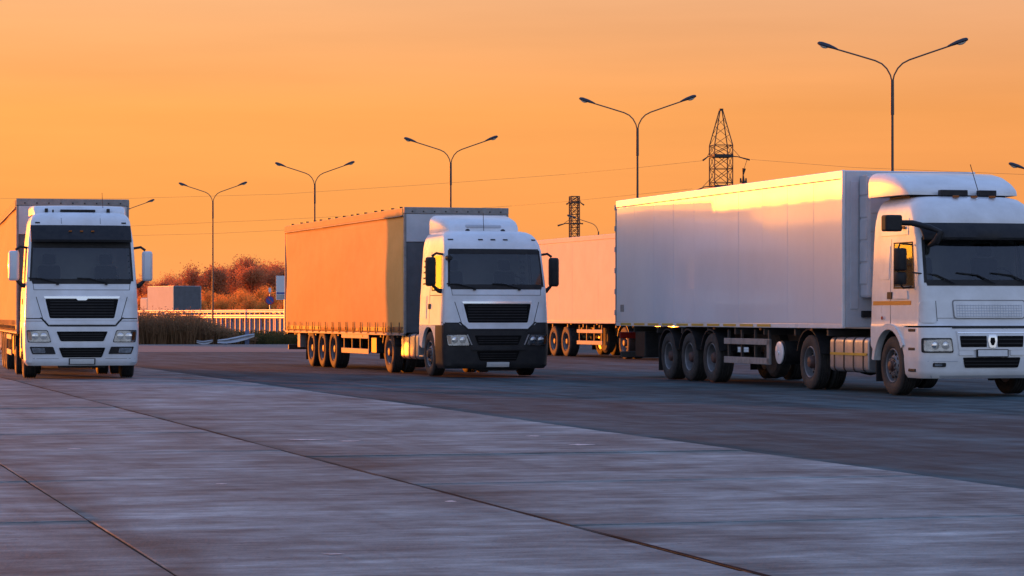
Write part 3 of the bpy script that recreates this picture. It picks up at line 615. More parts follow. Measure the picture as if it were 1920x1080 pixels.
# ------------------------------------------------------------------ tractor unit, second kind
def tractor_b(name, loc, rz, label, wb=3.8):
    t = empty(name, loc, rz); tag(t, label, 'truck', 'tractor units in the yard'); W = 'white4'
    wz0, wz1 = 1.93, 2.70
    keys = [(.31, 1.17, -1.36, .22, .05), (.38, 1.22, -1.42, .24, .05), (.62, 1.245, -1.45, .24, .05), (1.0, 1.245, -1.44, .24, .05), (1.19, 1.235, -1.40, .22, .05), (1.25, 1.225, -1.37, .20, .06), (1.70, 1.215, -1.32, .16, .06), (wz0, 1.205, -1.28, .10, .06), (wz1, 1.165, -1.07, .10, .06),
            (2.78, 1.16, -1.06, .14, .08), (2.93, 1.15, -1.10, .20, .12), (3.05, 1.13, -1.06, .24, .13), (3.18, 1.10, -.98, .28, .13), (3.30, 1.05, -.86, .3, .12), (3.38, .98, -.72, .3, .1), (3.42, .88, -.55, .3, .08), (3.435, .7, -.35, .3, .05)]
    cab = Cab(keys, .85); zj = 1.20
    ts = (0, .2, .40, .50, .62, .72, .82, .92, 1.0); sw0, sw1 = 1.88, 2.60
    sk = lambda reg, z: (reg[0] == 'front' and wz0 < z < wz1) or (reg[0] == 'side' and 3 <= reg[1] <= 6 and sw0 < z < sw1)
    cab.shell(zj, 3.435, .85, (wz0, wz1, sw0, sw1), ts, sk).build('cab_body', W, t, smooth=38)
    cab.shell(.31, zj-.03, -.62, (), (0, 1), None).build('bumper', W, t, smooth=38)
    def ys(tt, z): w, F, r, bow = cab.at(z); yc = F + bow + r; return .85 + (yc - .85) * tt
    for s_ in (-1, 1):
        cab.side('side_window', 'sideglass', t, s_, [(sw0-.015, ys(.49, sw0), ys(.925, sw0)), (sw1+.015, ys(.49, sw1), ys(.925, sw1))], .004, .006)
        for (a, b) in ((.485, .505), (.915, .935)): cab.side('window_trim', 'dark', t, s_, [(sw0-.03, ys(a, sw0), ys(b, sw0)), (sw1+.03, ys(a, sw1), ys(b, sw1))], .008, .02)
        cab.side('window_trim', 'dark', t, s_, [(sw0-.045, ys(.485, sw0), ys(.935, sw0)), (sw0-.012, ys(.485, sw0), ys(.935, sw0))], .009, .02)
        cab.side('window_trim', 'dark', t, s_, [(sw1+.012, ys(.485, sw1), ys(.935, sw1)), (sw1+.035, ys(.485, sw1), ys(.935, sw1))], .009, .02)
        cab.side('door_seam', 'dark', t, s_, [(zj+.02, ys(.43, zj), ys(.43, zj)+.012), (sw1+.1, ys(.43, sw1), ys(.43, sw1)+.012)], .002, .01)
        cab.side('rear_window_panel', W, t, s_, [(2.0, .12, .52), (2.58, .12, .52)], .010, .02)
        hd = cab.side('door_handle', 'dark', t, s_, [(1.66, -.05, .14), (1.78, -.05, .14)], .02, .03)
        cab.side('door_crease', W, t, s_, [(1.66, -.75, -.1), (1.80, -.70, -.15)], .018, .03)
        cab.side('orange_stripe', 'orange', t, s_, [(1.555, -.86, .78), (1.625, -.86, .78)], .005, .01)
        rp = cab.side('roof_locker', W, t, s_, [(2.76, -.62, .55), (3.04, -.60, .55)], .012, .02)
        MB().box(*sorted((s_*1.17, s_*1.19)), -.50, -.38, 2.86, 2.91).build('marker_light', 'amber', t)
        arc = [(.62*math.cos(R(a)), WR + .64*math.sin(R(a))) for a in range(14, 167, 11)]
        poly = [(.85, zj-.004), (.85, .85)] + arc + [(-.62, .66), (-.62, zj-.004)]
        MB().prism(poly, *sorted((s_*1.17, s_*1.242)), 'x').build('fender', W, t, bevel=.01)
        arch('fender_lip', W, t, *sorted((s_*1.15, s_*1.275)), 0, WR, .63, 8, 150, th=.10)
        arch('wheel_liner', 'dark', t, *sorted((s_*.75, s_*1.145)), 0, WR, .61, -10, 178, th=.02)
        box('mudflap', 'dark', t, *sorted((s_*.92, s_*1.22)), .64, .67, .22, .80)
        box('side_marker', 'redl', t, *sorted((s_*1.24, s_*1.256)), .30, .36, 1.30, 1.36)
        # step well in the bumper corner
        for k, z in enumerate((.42, .78, 1.10)):
            box('step_tread', 'dark', t, *sorted((s_*1.10, s_*1.252)), -1.08, -.80, z, z+.05)
        cab.patch('corner_vane', W, t, [(1.25, *sorted((s_*.97, s_*1.215))), (1.62, *sorted((s_*1.0, s_*1.21)))], .022, .04, .05, 8)
        cab.patch('panel_seam', 'dark', t, [(1.28, *sorted((s_*.945, s_*.955))), (1.62, *sorted((s_*.955, s_*.965)))], .002, .01, 0, 1)
        # door mirrors
        mirror_part(t, 'dark', s_, s_*1.43, -.86, 2.13, 2.52, .22, .14); mirror_part(t, 'dark', s_, s_*1.43, -.86, 1.90, 2.11, .21, .14)
        MB().tube([(s_*1.19, -.86, 2.58), (s_*1.42, -.86, 2.60), (s_*1.46, -.86, 2.5), (s_*1.46, -.86, 1.95), (s_*1.36, -.86, 1.84), (s_*1.2, -.84, 1.86)], .018, 6).build('mirror_arm', 'dark', t, smooth=50)
        h = cab.patch('headlight', 'lamp_in', t, [(.77, *sorted((s_*.72, s_*1.19))), (.97, *sorted((s_*.75, s_*1.19)))], .014, .03, .03, 8)
        cab.patch('bezel', 'dark', h, [(.745, *sorted((s_*.695, s_*1.215))), (.995, *sorted((s_*.725, s_*1.215)))], .010, .03, .03, 8)
        for x in (.84, 1.02): MB().lathe([(.07, 0), (.065, -.02), (.035, -.03)], 16, 'y', (s_*x, cab.fy(x, .87)-.014, .87)).build('bulb_housing', 'chrome', h, smooth=40)
        cab.patch('lens', 'lens', h, [(.77, *sorted((s_*.72, s_*1.19))), (.97, *sorted((s_*.75, s_*1.19)))], .045, .004, .03, 8)
        f = cab.patch('fog_light', 'dark', t, [(.505, *sorted((s_*.83, s_*1.06))), (.575, *sorted((s_*.83, s_*1.06)))], .012, .03, .02, 5)
        cab.patch('fog_lens', 'lamp_in', f, [(.52, *sorted((s_*.90, s_*1.03))), (.56, *sorted((s_*.90, s_*1.03)))], .018, .03, .01, 3)
        cab.patch('bumper_crease', 'panelb', t, [(.595, *sorted((s_*.62, s_*1.14))), (.607, *sorted((s_*.62, s_*1.14)))], .004, .01, 0, 5)
        cab.patch('bumper_pad', W, t, [(.70, *sorted((s_*.34, s_*.60))), (.785, *sorted((s_*.34, s_*.60)))], .022, .03, .015, 4)
    # front view mirror on its long arm at the kerb side
    MB().box(-1.75, -1.44, -1.02, -.80, 2.80, 3.08).build('front_mirror', 'dark', t, bevel=.035, seg=3)
    MB().tube([(-1.50, -.92, 2.95), (-1.28, -1.06, 2.94), (-1.05, -1.26, 2.86), (-.90, -1.40, 2.78)], [.045, .05, .05, .035], 8).build('mirror_arm', 'dark', t, smooth=50)
    MB().tube([(-.90, -1.40, 2.79), (-.98, -1.36, 2.62), (-1.05, -1.22, 2.55)], [.05, .07, .03], 8).build('kerb_mirror', 'dark', t, smooth=50)
    # windscreen
    cab.patch('windscreen', 'glass', t, [(wz0-.012, -1.13, 1.13), (wz1+.012, -1.09, 1.09)], .004, .006, .05, 20)
    fr = MB()
    cab.patch('', '', t, [(wz0-.05, -1.09, 1.09), (wz0+.05, -1.12, 1.12)], .007, .012, 0, 20, fr)
    cab.patch('', '', t, [(wz1-.05, -1.08, 1.08), (wz1+.03, -1.08, 1.08)], .007, .012, 0, 20, fr)
    for s_ in (-1, 1): cab.patch('', '', t, [(wz0, *sorted((s_*1.09, s_*1.14))), (wz1, *sorted((s_*1.05, s_*1.10)))], .0075, .012, 0, 2, fr)
    fr.build('windscreen_surround', 'dark', t, smooth=40)
    rows = []
    for (z, o_) in ((2.66, .21), (2.70, .235), (2.82, .19), (2.95, .03)):
        rows.append([(x, cab.fy(x, min(z, 2.93))-o_*(1-.25*abs(x/1.1)**3), z) for x in [-1.12+2.24*k/16 for k in range(17)]])
    bk = [[(p[0], p[1]+.03, p[2]) for p in r_] for r_ in rows]; mb = MB(); mb.rows(rows); mb.rows(bk[::-1]); mb.rows([rows[0][::-1], bk[0][::-1]]); mb.rows([rows[-1], bk[-1]])
    mb.rows([[r_[0] for r_ in rows], [r_[0] for r_ in bk]]); mb.rows([[r_[-1] for r_ in rows][::-1], [r_[-1] for r_ in bk][::-1]])
    mb.build('sun_visor', 'dark', t, smooth=40)
    for s_ in (-.62, .12, .75):
        MB().tube([(s_, cab.fy(s_, wz0-.02)-.05, wz0-.01), (s_-.3, cab.fy(s_-.3, wz0+.12)-.03, wz0+.13), (s_-.68, cab.fy(s_-.68, wz0+.17)-.02, wz0+.17)], .014, 6).build('wiper', 'dark', t)
    # front panels
    cab.patch('panel_seam', 'dark', t, [(1.325, -.94, .94), (1.332, -.94, .94)], .002, .01, 0, 12)
    gs = cab.patch('grille_surround', 'guard', t, [(1.315, -.655, .655), (1.64, -.675, .675)], .012, .02, .05, 14)
    g = cab.patch('winter_grille_cover', W, t, [(1.335, -.635, .635), (1.62, -.655, .655)], .018, .02, .04, 14)
    for k in range(5): z = 1.36 + k*.045; cab.patch('cover_slat', 'panelb', g, [(z, -.60, .60), (z+.012, -.60, .60)], .024, .015, 0, 10)
    for k in range(25): x = -.6 + k*.05; cab.patch('cover_rib', 'panelb', g, [(1.35, x-.004, x+.004), (1.56, x-.004, x+.004)], .0225, .012, 0, 1)
    cab.patch('panel_gap', 'dark', t, [(1.155, -.70, .70), (1.20, -.72, .72)], .006, .02, 0, 14)
    gs = cab.patch('bumper_grille_frame', W, t, [(.79, -.60, .60), (1.12, -.64, .64)], .022, .04, .02, 12)
    cab.patch('grille_trim', 'chrome', t, [(1.075, -.62, .62), (1.095, -.62, .62)], .030, .02, 0, 12)
    for s_ in (-1, 1):
        g2 = cab.patch('bumper_grille', 'mesh', t, [(.84, *sorted((s_*.10, s_*.57))), (1.03, *sorted((s_*.10, s_*.59)))], .027, .03, .015, 8)
        for k in range(2): z = .89 + k*.07; cab.patch('grille_slat', 'dark', g2, [(z, *sorted((s_*.11, s_*.57))), (z+.02, *sorted((s_*.11, s_*.57)))], .036, .02, 0, 6)
    e = cab.patch('emblem', 'chrome', t, [(.83, -.055, .055), (.95, -.085, .085), (1.05, -.07, .07)], .045, .03, .02, 6)
    cab.patch('emblem_inset', 'mesh', e, [(.87, -.02, .02), (.93, -.045, .045), (1.0, -.035, .035)], .052, .02, .01, 4)
    cab.patch('plate_holder', 'dark', t, [(.67, -.29, .29), (.803, -.29, .29)], .044, .03, 0, 4)
    cab.patch('number_plate', 'plate', t, [(.685, -.27, .27), (.79, -.27, .27)], .05, .03, 0, 4)
    lg = cab.patch('lower_grille', 'mesh', t, [(.49, -.49, .49), (.665, -.53, .53)], .012, .03, .025, 12)
    for k in range(2): z = .535 + k*.055; cab.patch('grille_slat', 'dark', lg, [(z, -.49, .49), (z+.018, -.49, .49)], .022, .02, 0, 8)
    cab.patch('bumper_lip', 'panelb', t, [(.315, -1.05, 1.05), (.36, -1.08, 1.08)], .004, .02, 0, 12)
    # roof deflector: a wide lens shaped hood above the cab
    d_ = deflector('roof_deflector', W, t, [(-.30, 1.02, .05, .04), (-.24, 1.04, .13, .07), (-.05, 1.07, .24, .12), (.25, 1.10, .35, .16), (.65, 1.13, .42, .18), (1.15, 1.15, .44, .18)], 3.46)
    box('deflector_mount', 'dark', t, -.9, .9, -.1, .8, 3.36, 3.465)
    MB().box(-.50, .0, -.50, -.36, 3.44, 3.54).build('light_bar', 'dark', t, bevel=.01); MB().box(.22, .54, -.50, -.36, 3.44, 3.54).build('light_bar', 'dark', t, bevel=.01)
    for x in (-.32, .02, .36): box('roof_marker', 'amber', t, x-.05, x+.05, -.74, -.66, 3.395, 3.435, .01)
    MB().tube([(.15, -.6, 3.5), (.02, -.55, 3.98)], .007, 5).build('antenna', 'dark', t)
    chassis(t, wb, wb + .9); interior(t, cab, 1.22, 1.90, 0)
    fuel_tank(t, -1.20, -.55, 1.05, 2.85, .36, .98, 4, True); fuel_tank(t, .55, 1.2, 1.05, 2.4, .36, .98, 3)
    return t

# ------------------------------------------------------------------ semi-trailers (front bulkhead at y = 0)
def running_gear(t, L, W, H0, axles, fenders, guards):
    hw = W/2
    for s_ in (-1, 1):
        MB().prism([(.3, H0-.02), (.3, H0-.18), (3.4, H0-.20), (3.9, H0-.42), (L-.1, H0-.42), (L-.1, H0-.02)], s_*.42-.06, s_*.42+.06, 'x').build('frame_beam', 'chassis', t, bevel=.008)
        for y in axles:
            wheel(t, s_*(hw-.21), y, s_, 'trail', .36)
            if fenders: arch('mudguard', 'dark', t, *sorted((s_*(hw-.42), s_*(hw-.01))), y, WR, .565, 15, 165, th=.03)
            box('suspension_hanger', 'chassis', t, s_*.45-.06, s_*.45+.06, y-.62, y-.50, WR-.05, H0-.3)
        box('mudflap', 'dark', t, *sorted((s_*(hw-.45), s_*(hw-.03))), axles[-1]+.62, axles[-1]+.64, .18, .95)
        # landing leg
        box('landing_leg', 'chassis', t, s_*.72-.07, s_*.72+.07, 2.55, 2.70, .42, H0-.15); box('leg_foot', 'chassis', t, s_*.72-.14, s_*.72+.14, 2.48, 2.78, .38, .42)
        # side under-run guard
        y0, y1 = guards
        gm = 'guard'
        sg = box('side_guard', gm, t, *sorted((s_*(hw-.045), s_*(hw-.015))), y0, y1, .80, .92, .008)
        box('lower_rail', gm, sg, *sorted((s_*(hw-.045), s_*(hw-.015))), y0, y1, .42, .55, .008)
        if fenders: box('guard_end', gm, sg, *sorted((s_*(hw-.06), s_*(hw-.015))), y0, y0+.16, .425, .915, .008)
        for k in range(4): y = y0 + .12 + (y1-y0-.3)*k/3; box('guard_post', 'chassis', sg, *sorted((s_*(hw-.10), s_*(hw-.05))), y, y+.06, .45, H0-.05, .006)
        box('tail_light', 'redl', t, *sorted((s_*.75, s_*1.2)), L+.002, L+.04, .85, 1.0, .01)
    for y in axles: MB().tube([(-hw+.3, y, WR), (hw-.3, y, WR)], .075, 8).build('axle', 'chassis', t, smooth=40)
    box('underrun_bar', 'chassis', t, -hw+.08, hw-.08, L-.18, L-.08, .42, .56)
    for s_ in (-1, 1): box('bar_bracket', 'chassis', t, s_*.6-.05, s_*.6+.05, L-.2, L-.1, .5, H0-.1)
    MB().tube([(.3, 4.3, .72), (.3, 5.3, .72)], .17, 12).build('air_tank', 'chassis', t, smooth=40)
    for k in range(8): y = .8 + k*1.65; box('cross_beam', 'chassis', t, -hw+.05, hw-.05, y, y+.08, H0-.14, H0-.025, .004)

def curtain_trailer(name, loc, rz, label, H, H0=1.0, L=13.7, W=2.55, axles=(7.65, 9.0, 10.35)):
    t = empty(name, loc, rz); tag(t, label, 'trailer', 'semi-trailers in the yard'); hw = W/2
    box('floor', 'chassis', t, -hw+.02, hw-.02, .02, L-.02, H0, H0+.12)
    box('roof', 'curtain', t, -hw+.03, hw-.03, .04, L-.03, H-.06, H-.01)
    fb = box('front_bulkhead', 'greypanel', t, -hw+.06, hw-.06, -.03, .03, H0-.02, H-.82)
    box('upper_bulkhead', 'panelb', t, -hw+.05, hw-.05, -.05, .03, H-.815, H-.16)
    hb = box('front_header', 'guard', t, -hw, hw, -.06, .06, H-.155, H)
    for k in range(9): x = -1.08 + k*.27; MB().lathe([(.018, 0), (.015, -.02)], 8, 'y', (x, -.06, H-.10)).build('header_bolt', 'dark', hb)
    for s_ in (-1, 1):
        box('corner_post', 'guard', t, *sorted((s_*(hw-.055), s_*(hw-.0))), -.055, .05, H0-.05, H-.16)
        box('rear_post', 'guard', t, *sorted((s_*(hw-.10), s_*hw)), L-.06, L, H0-.05, H-.16)
        # curtain: softly billowed sheet
        rows = []; nz, ny = 22, 70; ph = random.uniform(0, 6)
        for i in range(nz+1):
            z = H0-.02 + (H-.20-H0)*i/nz; r_ = []
            for k in range(ny+1):
                y = .06 + (L-.13)*k/ny; a = math.sin(math.pi*i/nz)
                d = .008*math.sin(y*1.3+ph)*a + .0025*math.sin(y*7.1+z*1.4+ph) * (1.3 - i/nz) + .010*math.sin(z*3+y*.7)
                r_.append((s_*(hw-.020+d), y, z))
            rows.append(r_ if s_ > 0 else r_[::-1])
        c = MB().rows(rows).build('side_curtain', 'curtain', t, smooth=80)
        so_ = c.modifiers.new('thick', 'SOLIDIFY'); so_.thickness = .006; so_.offset = -1
        rl = box('roof_rail', 'curtain', t, *sorted((s_*(hw-.07), s_*(hw+.018))), .05, L-.02, H-.19, H-.02, .02)
        box('rail_lip', 'guard', rl, *sorted((s_*(hw-.02), s_*(hw+.030))), .06, L-.03, H-.215, H-.190, .006)
        for k in range(15): y = .5 + k*.88 + random.uniform(-.2, .2); box('roof_bow_end', 'dark', rl, *sorted((s_*(hw-.12), s_*(hw-.04))), y, y+.09, H-.018, H+.025, .004)
        for k in range(17):
            y = .35 + k*.80; st = box('curtain_strap', 'strap', t, *sorted((s_*(hw+.006), s_*(hw+.022))), y, y+.045, H0-.06, H0+.22, .003)
            box('buckle', 'strap', st, *sorted((s_*(hw+.008), s_*(hw+.034))), y-.012, y+.057, H0+.02, H0+.09, .004)
        box('side_rave', 'guard', t, *sorted((s_*(hw-.06), s_*(hw-.008))), .04, L-.02, H0-.09, H0-.025, .006)
        mk = MB()
        for k in range(5): y = 1.5 + k*2.7; box('side_marker', 'amber', t, *sorted((s_*(hw-.03), s_*(hw-.004))), y, y+.09, H0-.145, H0-.105, .004)
    for s_ in (-1, 1): box('rear_door', 'panel', t, *sorted((s_*.01, s_*(hw-.11))), L-.05, L-.01, H0, H-.1)
    running_gear(t, L, W, H0, axles, False, (3.6, 6.6))
    box('tool_box', 'dark', t, -hw+.05, -hw+.5, 2.9, 3.45, .45, H0-.15, .02)
    box('pallet_box', 'guard', t, -hw+.04, -hw+.5, L-1.9, L-1.55, .50, H0-.10, .015)
    return t

def box_trailer(name, loc, rz, label, H, H0=1.12, L=13.6, W=2.6, axles=(7.2, 8.6, 9.95), fridge=False, fenders=True, pm='panel'):
    t = empty(name, loc, rz); tag(t, label, 'trailer', 'semi-trailers in the yard'); hw = W/2
    box('box_core', 'panelb', t, -hw+.03, hw-.03, .03, L-.03, H0+.05, H-.05, 0)
    for s_ in (-1, 1):
        n = 10; w = (L-.12)/n
        for k in range(n):
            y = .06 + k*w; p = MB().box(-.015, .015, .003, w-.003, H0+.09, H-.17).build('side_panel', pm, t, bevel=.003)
            p.location = (s_*(hw-.016), y, 0); p.rotation_euler = (0, 0, random.uniform(-.0012, .0012))
        box('bottom_rail', 'white' if fridge else pm, t, *sorted((s_*(hw-.05), s_*(hw+.004))), .03, L-.03, H0, H0+.085, .006)
        box('top_rail', pm, t, *sorted((s_*(hw-.06), s_*(hw+.006))), .02, L-.02, H-.165, H-.001, .02)
        box('corner_post', 'white', t, *sorted((s_*(hw-.06), s_*(hw+.008))), -.01, .058, H0, H, .02)
        box('rear_frame', 'guard', t, *sorted((s_*(hw-.10), s_*(hw+.008))), L-.058, L+.02, H0, H, .01)
        for k in range(10):
            y = L - 1.15 - k*.98; 
            if y > 2.6 and fridge: box('yellow_reflector', 'yellow', t, *sorted((s_*(hw+.003), s_*(hw+.011))), y, y+.74, H0+.020, H0+.066, 0)
        for k in range(5): y = 1.5 + k*2.7; box('side_marker', 'amber', t, *sorted((s_*(hw-.03), s_*(hw-.002))), y, y+.08, H0-.05, H0-.012, .004)
        for k in range(6): z = H0 + .3 + k*.48; MB().lathe([(.02, -.06), (.02, .06)], 8, 'z', (s_*(hw+.012), L+.0, z)).build('door_hinge', 'steel', t)
    box('roof', 'panel', t, -hw+.06, hw-.06, .02, L-.02, H-.05, H-.006)
    box('front_wall', 'panelb', t, -hw+.06, hw-.06, -.012, .02, H0+.02, H-.02)
    for s_ in (-1, 1): box('rear_door', 'panel', t, *sorted((s_*.008, s_*(hw-.11))), L-.04, L+.004, H0+.08, H-.1)
    box('side_sticker', 'guard', t, -hw-.004, -hw-.0006, L-.62, L-.36, H0+.32, H0+.48, 0)
    if fridge:
        fr = box('refrigeration_unit', 'panelb', t, -.98, .98, -.42, -.02, H0+.55, H-.12, .05)
        for k in range(6): z = H0 + .75 + k*.33; box('unit_panel', 'panelb', fr, -.94, -.08, -.435, -.42, z, z+.30, .01); box('unit_panel', 'panelb', fr, -.04, .94, -.435, -.42, z, z+.30, .01)
        for s_ in (-1, 1):
            for k in range(5): z = H0+.8 + k*.40; box('side_louvre', 'panelb', fr, *sorted((s_*.97, s_*.995)), -.38, -.06, z, z+.36, .01)
        box('connection_panel', 'dark', t, -.95, -.45, -.08, -.012, H0+.2, H0+.32)
        box('wall_frame', 'panelb', t, -hw+.14, -1.0, -.03, -.012, H0+.35, H-.2, .01)
    running_gear(t, L, W, H0, axles, fenders, (3.75, 6.35))
    sp = MB().lathe([(.30, -.14), (.40, -.15), (.47, -.10), (.49, 0), (.47, .10), (.40, .15), (.30, .14)], 28, 'x', (-.55, 5.2, .62)).build('spare_wheel', 'tyre', t, smooth=40)
    if not fridge: return t
    at = MB().lathe([(.16, -.18), (.23, -.14), (.23, .42), (.16, .46)], 24, 'x', (-hw+.22, 3.25, .66)).build('air_reservoir', 'dark', t, smooth=40)
    MB().lathe([(.215, 0), (.215, -.02), (.19, -.03), (.03, -.03), (.03, -.05)], 24, 'x', (-hw+.045, 3.25, .66)).build('reservoir_cover', 'white', at, smooth=40)
    box('rear_tool_box', 'dark', t, -hw+.08, -hw+.6, L-1.9, L-1.2, .45, H0-.12, .02)
    return t

def rig(lf, th, W):     # trailer front-left corner on the ground -> origin on its centre line
    th = R(th); return (lf[0] + W/2*math.cos(th), lf[1] + W/2*math.sin(th)), th
def ahead(o, th, d): return (o[0] + math.sin(th)*d, o[1] - math.cos(th)*d, 0)

o3, t3 = rig((-2.54, 63.6), 16.5, 2.55)
curtain_trailer('curtain_trailer', (*o3, 0), t3, 'curtain-sided trailer with sunlit orange side behind the white cab with the black bumper', 3.92, .99)
tractor_a('tractor_unit', ahead(o3, t3, 2.1), t3, 'white tractor unit with black bumper and dark mirrors in the middle of the yard', False, True, 0)
o1, t1 = rig((-11.3, 61.8), 12.5, 2.55)
curtain_trailer('curtain_trailer', (*o1, 0), t1, 'curtain-sided trailer at the left edge, behind the all-white high-roof cab', 4.04, 1.05)
tractor_a('tractor_unit', ahead(o1, t1, 2.05), t1, 'all-white high-roof tractor unit with dark sun visor and white bumper at the left', True, False, .10)
o4, t4 = rig((5.96, 48.9), 15.3, 2.6)
box_trailer('box_trailer', (*o4, 0), t4, 'smooth white box trailer with yellow reflectors and glowing top edge, nearest on the right', 4.0, 1.14, fridge=True)
tractor_b('tractor_unit', ahead(o4, t4, 2.0), t4, 'white tractor unit with orange door stripe and meshed grille cover at the right edge')
o2, t2 = rig((4.0, 84.3), 17, 2.55)
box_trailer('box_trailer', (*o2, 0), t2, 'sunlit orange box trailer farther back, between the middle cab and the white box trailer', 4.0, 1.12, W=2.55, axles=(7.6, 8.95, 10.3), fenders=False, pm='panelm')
tractor_a('tractor_unit', ahead(o2, t2, 2.0), t2, 'tractor unit almost hidden behind the smooth white box trailer', False, False, 0)

# ------------------------------------------------------------------ street lamps
def street_lamp(px, s, label, double=True, rot=-15, hj=10.0, flip=1):
    t = empty('street_lamp', ((px-960)/s, 5085/s, -.05), R(rot)); tag(t, label, 'street lamp', 'street lamps beyond the yard')
    MB().tube([(0,0,0), (0,0,.5), (0,0,hj-1.2)], [.11, .075, .052], 10).build('pole', 'pole', t, smooth=50)
    MB().tube([(0,0,hj-1.25), (0,0,hj+.02)], [.072, .065], 10).build('collar', 'pole', t, smooth=50)
    for sg in ((-1, 1) if double else (-flip,)):
        pts = [(sg*.02, 0, hj-.02), (sg*.07, 0, hj+.20), (sg*.20, 0, hj+.44), (sg*.38, 0, hj+.62), (sg*.62, 0, hj+.74), (sg*1.3, 0, hj+.96), (sg*2.12, 0, hj+1.22)]
        a = MB().tube(pts, .029, 8).build('arm', 'pole', t, smooth=50)
        rows = []
        for (d, w, hgt, drop) in ((2.0, .045, .045, .02), (2.12, .08, .08, .03), (2.3, .12, .115, .04), (2.55, .14, .125, .05), (2.68, .11, .10, .04), (2.74, .05, .045, .02)):
            zc = hj + .74 + (d-.62)*.32; r_ = []
            for k in range(9): q = 2*math.pi*k/8; r_.append((sg*d, w*math.cos(q), zc + (hgt*math.sin(q) if math.sin(q) > 0 else drop*math.sin(q))))
            rows.append(r_ if sg > 0 else r_[::-1])
        h = MB().rows(rows, True, True).build('lamp_head', 'lhead', t, smooth=50)
        rows = []
        for (d, w, drop) in ((2.36, .03, .02), (2.43, .08, .06), (2.53, .095, .08), (2.62, .07, .06), (2.67, .03, .02)):
            zc = hj + .74 + (d-.62)*.32 - .03; r_ = []
            for k in range(7): q = math.pi + math.pi*k/6; r_.append((sg*d, w*math.cos(q), zc + drop*math.sin(q)*1.0))
            rows.append(r_ if sg > 0 else r_[::-1])
        MB().rows(rows).build('bowl', 'lbowl', h, smooth=60)
    return t
street_lamp(1673, 51.4, 'nearest tall double-armed street lamp, rising behind the right-hand box trailer')
street_lamp(1195, 40.9, 'double-armed street lamp to the left of the tall pylon')
street_lamp(845, 33.4, 'double-armed street lamp rising right above the middle cab')
street_lamp(590, 28.7, 'double-armed street lamp behind the rear half of the orange curtain trailer')
street_lamp(399, 24.9, 'double-armed street lamp standing in the open in front of the autumn trees')
street_lamp(233, 22.1, 'street lamp mostly hidden by the left cab, one arm showing beside its roof', hj=9.8)
street_lamp(2008, 42.0, 'street lamp at the right edge with only one lamp head in the picture', rot=-8, hj=6.8)
street_lamp(1122, 21.5, 'small single-armed street lamp beside the short pylon', double=False, hj=8.75, rot=0)

# ------------------------------------------------------------------ pylons and wires
def bar(mb, a, b, r): mb.tube([a, b], r, 4)
def pylon(px, s, ztop, zpeak, hw, label, arms, peak=True):
    t = empty('power_pylon', ((px-960)/s, 5085/s, -.05), R(12)); tag(t, label, 'pylon', 'power pylons on the horizon')
    r = .21 if s < 11 else .105
    legs = [(-1,-1), (1,-1), (1,1), (-1,1)]
    def corner(k, z):
        w = hw if z > 12 else hw + (12 - z) * .13
        return (legs[k][0]*w, legs[k][1]*w, z)
    for k in range(4): MB().tube([corner(k, 0), corner(k, 12), corner(k, ztop)], r, 5).build('leg', 'lattice', t)
    zs = [0, 4, 8, 12]
    while zs[-1] + 2.3 < ztop: zs.append(zs[-1] + 2.3)
    zs.append(ztop)
    for k in range(4):
        mb = MB()
        for a, b in zip(zs, zs[1:]):
            bar(mb, corner(k, a), corner((k+1) % 4, b), r*.5); bar(mb, corner((k+1) % 4, a), corner(k, b), r*.5)
            bar(mb, corner(k, b), corner((k+1) % 4, b), r*.5)
        mb.build('bracing', 'lattice', t)
    if peak:
        mb = MB()
        for k in range(4):
            bar(mb, corner(k, ztop), (legs[k][0]*.22, legs[k][1]*.22, zpeak), r*.85)
            for f, g in ((.0, .3), (.3, .55), (.55, .78)):
                def pk(k, f): c = corner(k, ztop); return (c[0]+(legs[k][0]*.22-c[0])*f, c[1]+(legs[k][1]*.22-c[1])*f, ztop+(zpeak-ztop)*f)
                bar(mb, pk(k, f), pk((k+1) % 4, g), r*.4)
        mb.box(-.3, .3, -.3, .3, zpeak-.1, zpeak+.25)
        mb.build('peak', 'lattice', t)
    for (z, l, rr, dl, dr) in arms:
        mb = MB(); mb.box(-hw-.1, hw+.1, -hw-.1, hw+.1, z-.15, z+.25)
        if l: mb.tube([(-hw, 0, z+.1), (-hw-l*.4, 0, z), (-hw-l, 0, z-dl)], [r, r*.8, r*1.6], 5); mb.tube([(-hw, 0, z+1.6), (-hw-l*.5, 0, z)], r*.4, 4)
        if rr: mb.tube([(hw, 0, z+.1), (hw+rr*.4, 0, z), (hw+rr, 0, z-dr)], [r, r*.8, r*1.4], 5); mb.tube([(hw, 0, z+1.8), (hw+rr*.5, 0, z)], r*.4, 4)
        mb.build('crossarm', 'lattice', t)
    return t
s1 = 11.3
zz = lambda y, s: 1.37 + (592-y)/s
p1 = pylon(1352, s1, zz(272, s1), zz(206, s1), 1.55, 'tall lattice pylon with a pointed peak above the white box trailer', [(zz(293, s1), 1.6, 3.4, .7, .5), (zz(350, s1), 3.2, 1.0, .9, .2)])
MB().tube([(3.9, -.2, zz(315, s1)), (3.75, -.2, zz(327, s1)), (3.8, -.2, zz(343, s1))], [.35, .12, .30], 6).tube([(3.3, -.2, zz(333, s1)), (3.35, -.2, zz(342, s1))], [.12, .22], 5).tube([(4.25, -.2, zz(333, s1)), (4.2, -.2, zz(342, s1))], [.12, .22], 5).tube([(4.5, -.2, zz(296, s1)), (3.9, -.2, zz(316, s1))], .04, 4).build('insulator_string', 'lattice', p1)
s2 = 5.3
pylon(1077, s2, zz(368, s2), 0, 1.5, 'short flat-topped lattice pylon just above the middle orange box trailer', [(zz(380, s2), 1.4, 2.0, .6, .8), (zz(419, s2), 4.6, 1.6, .8, 0)], peak=False)
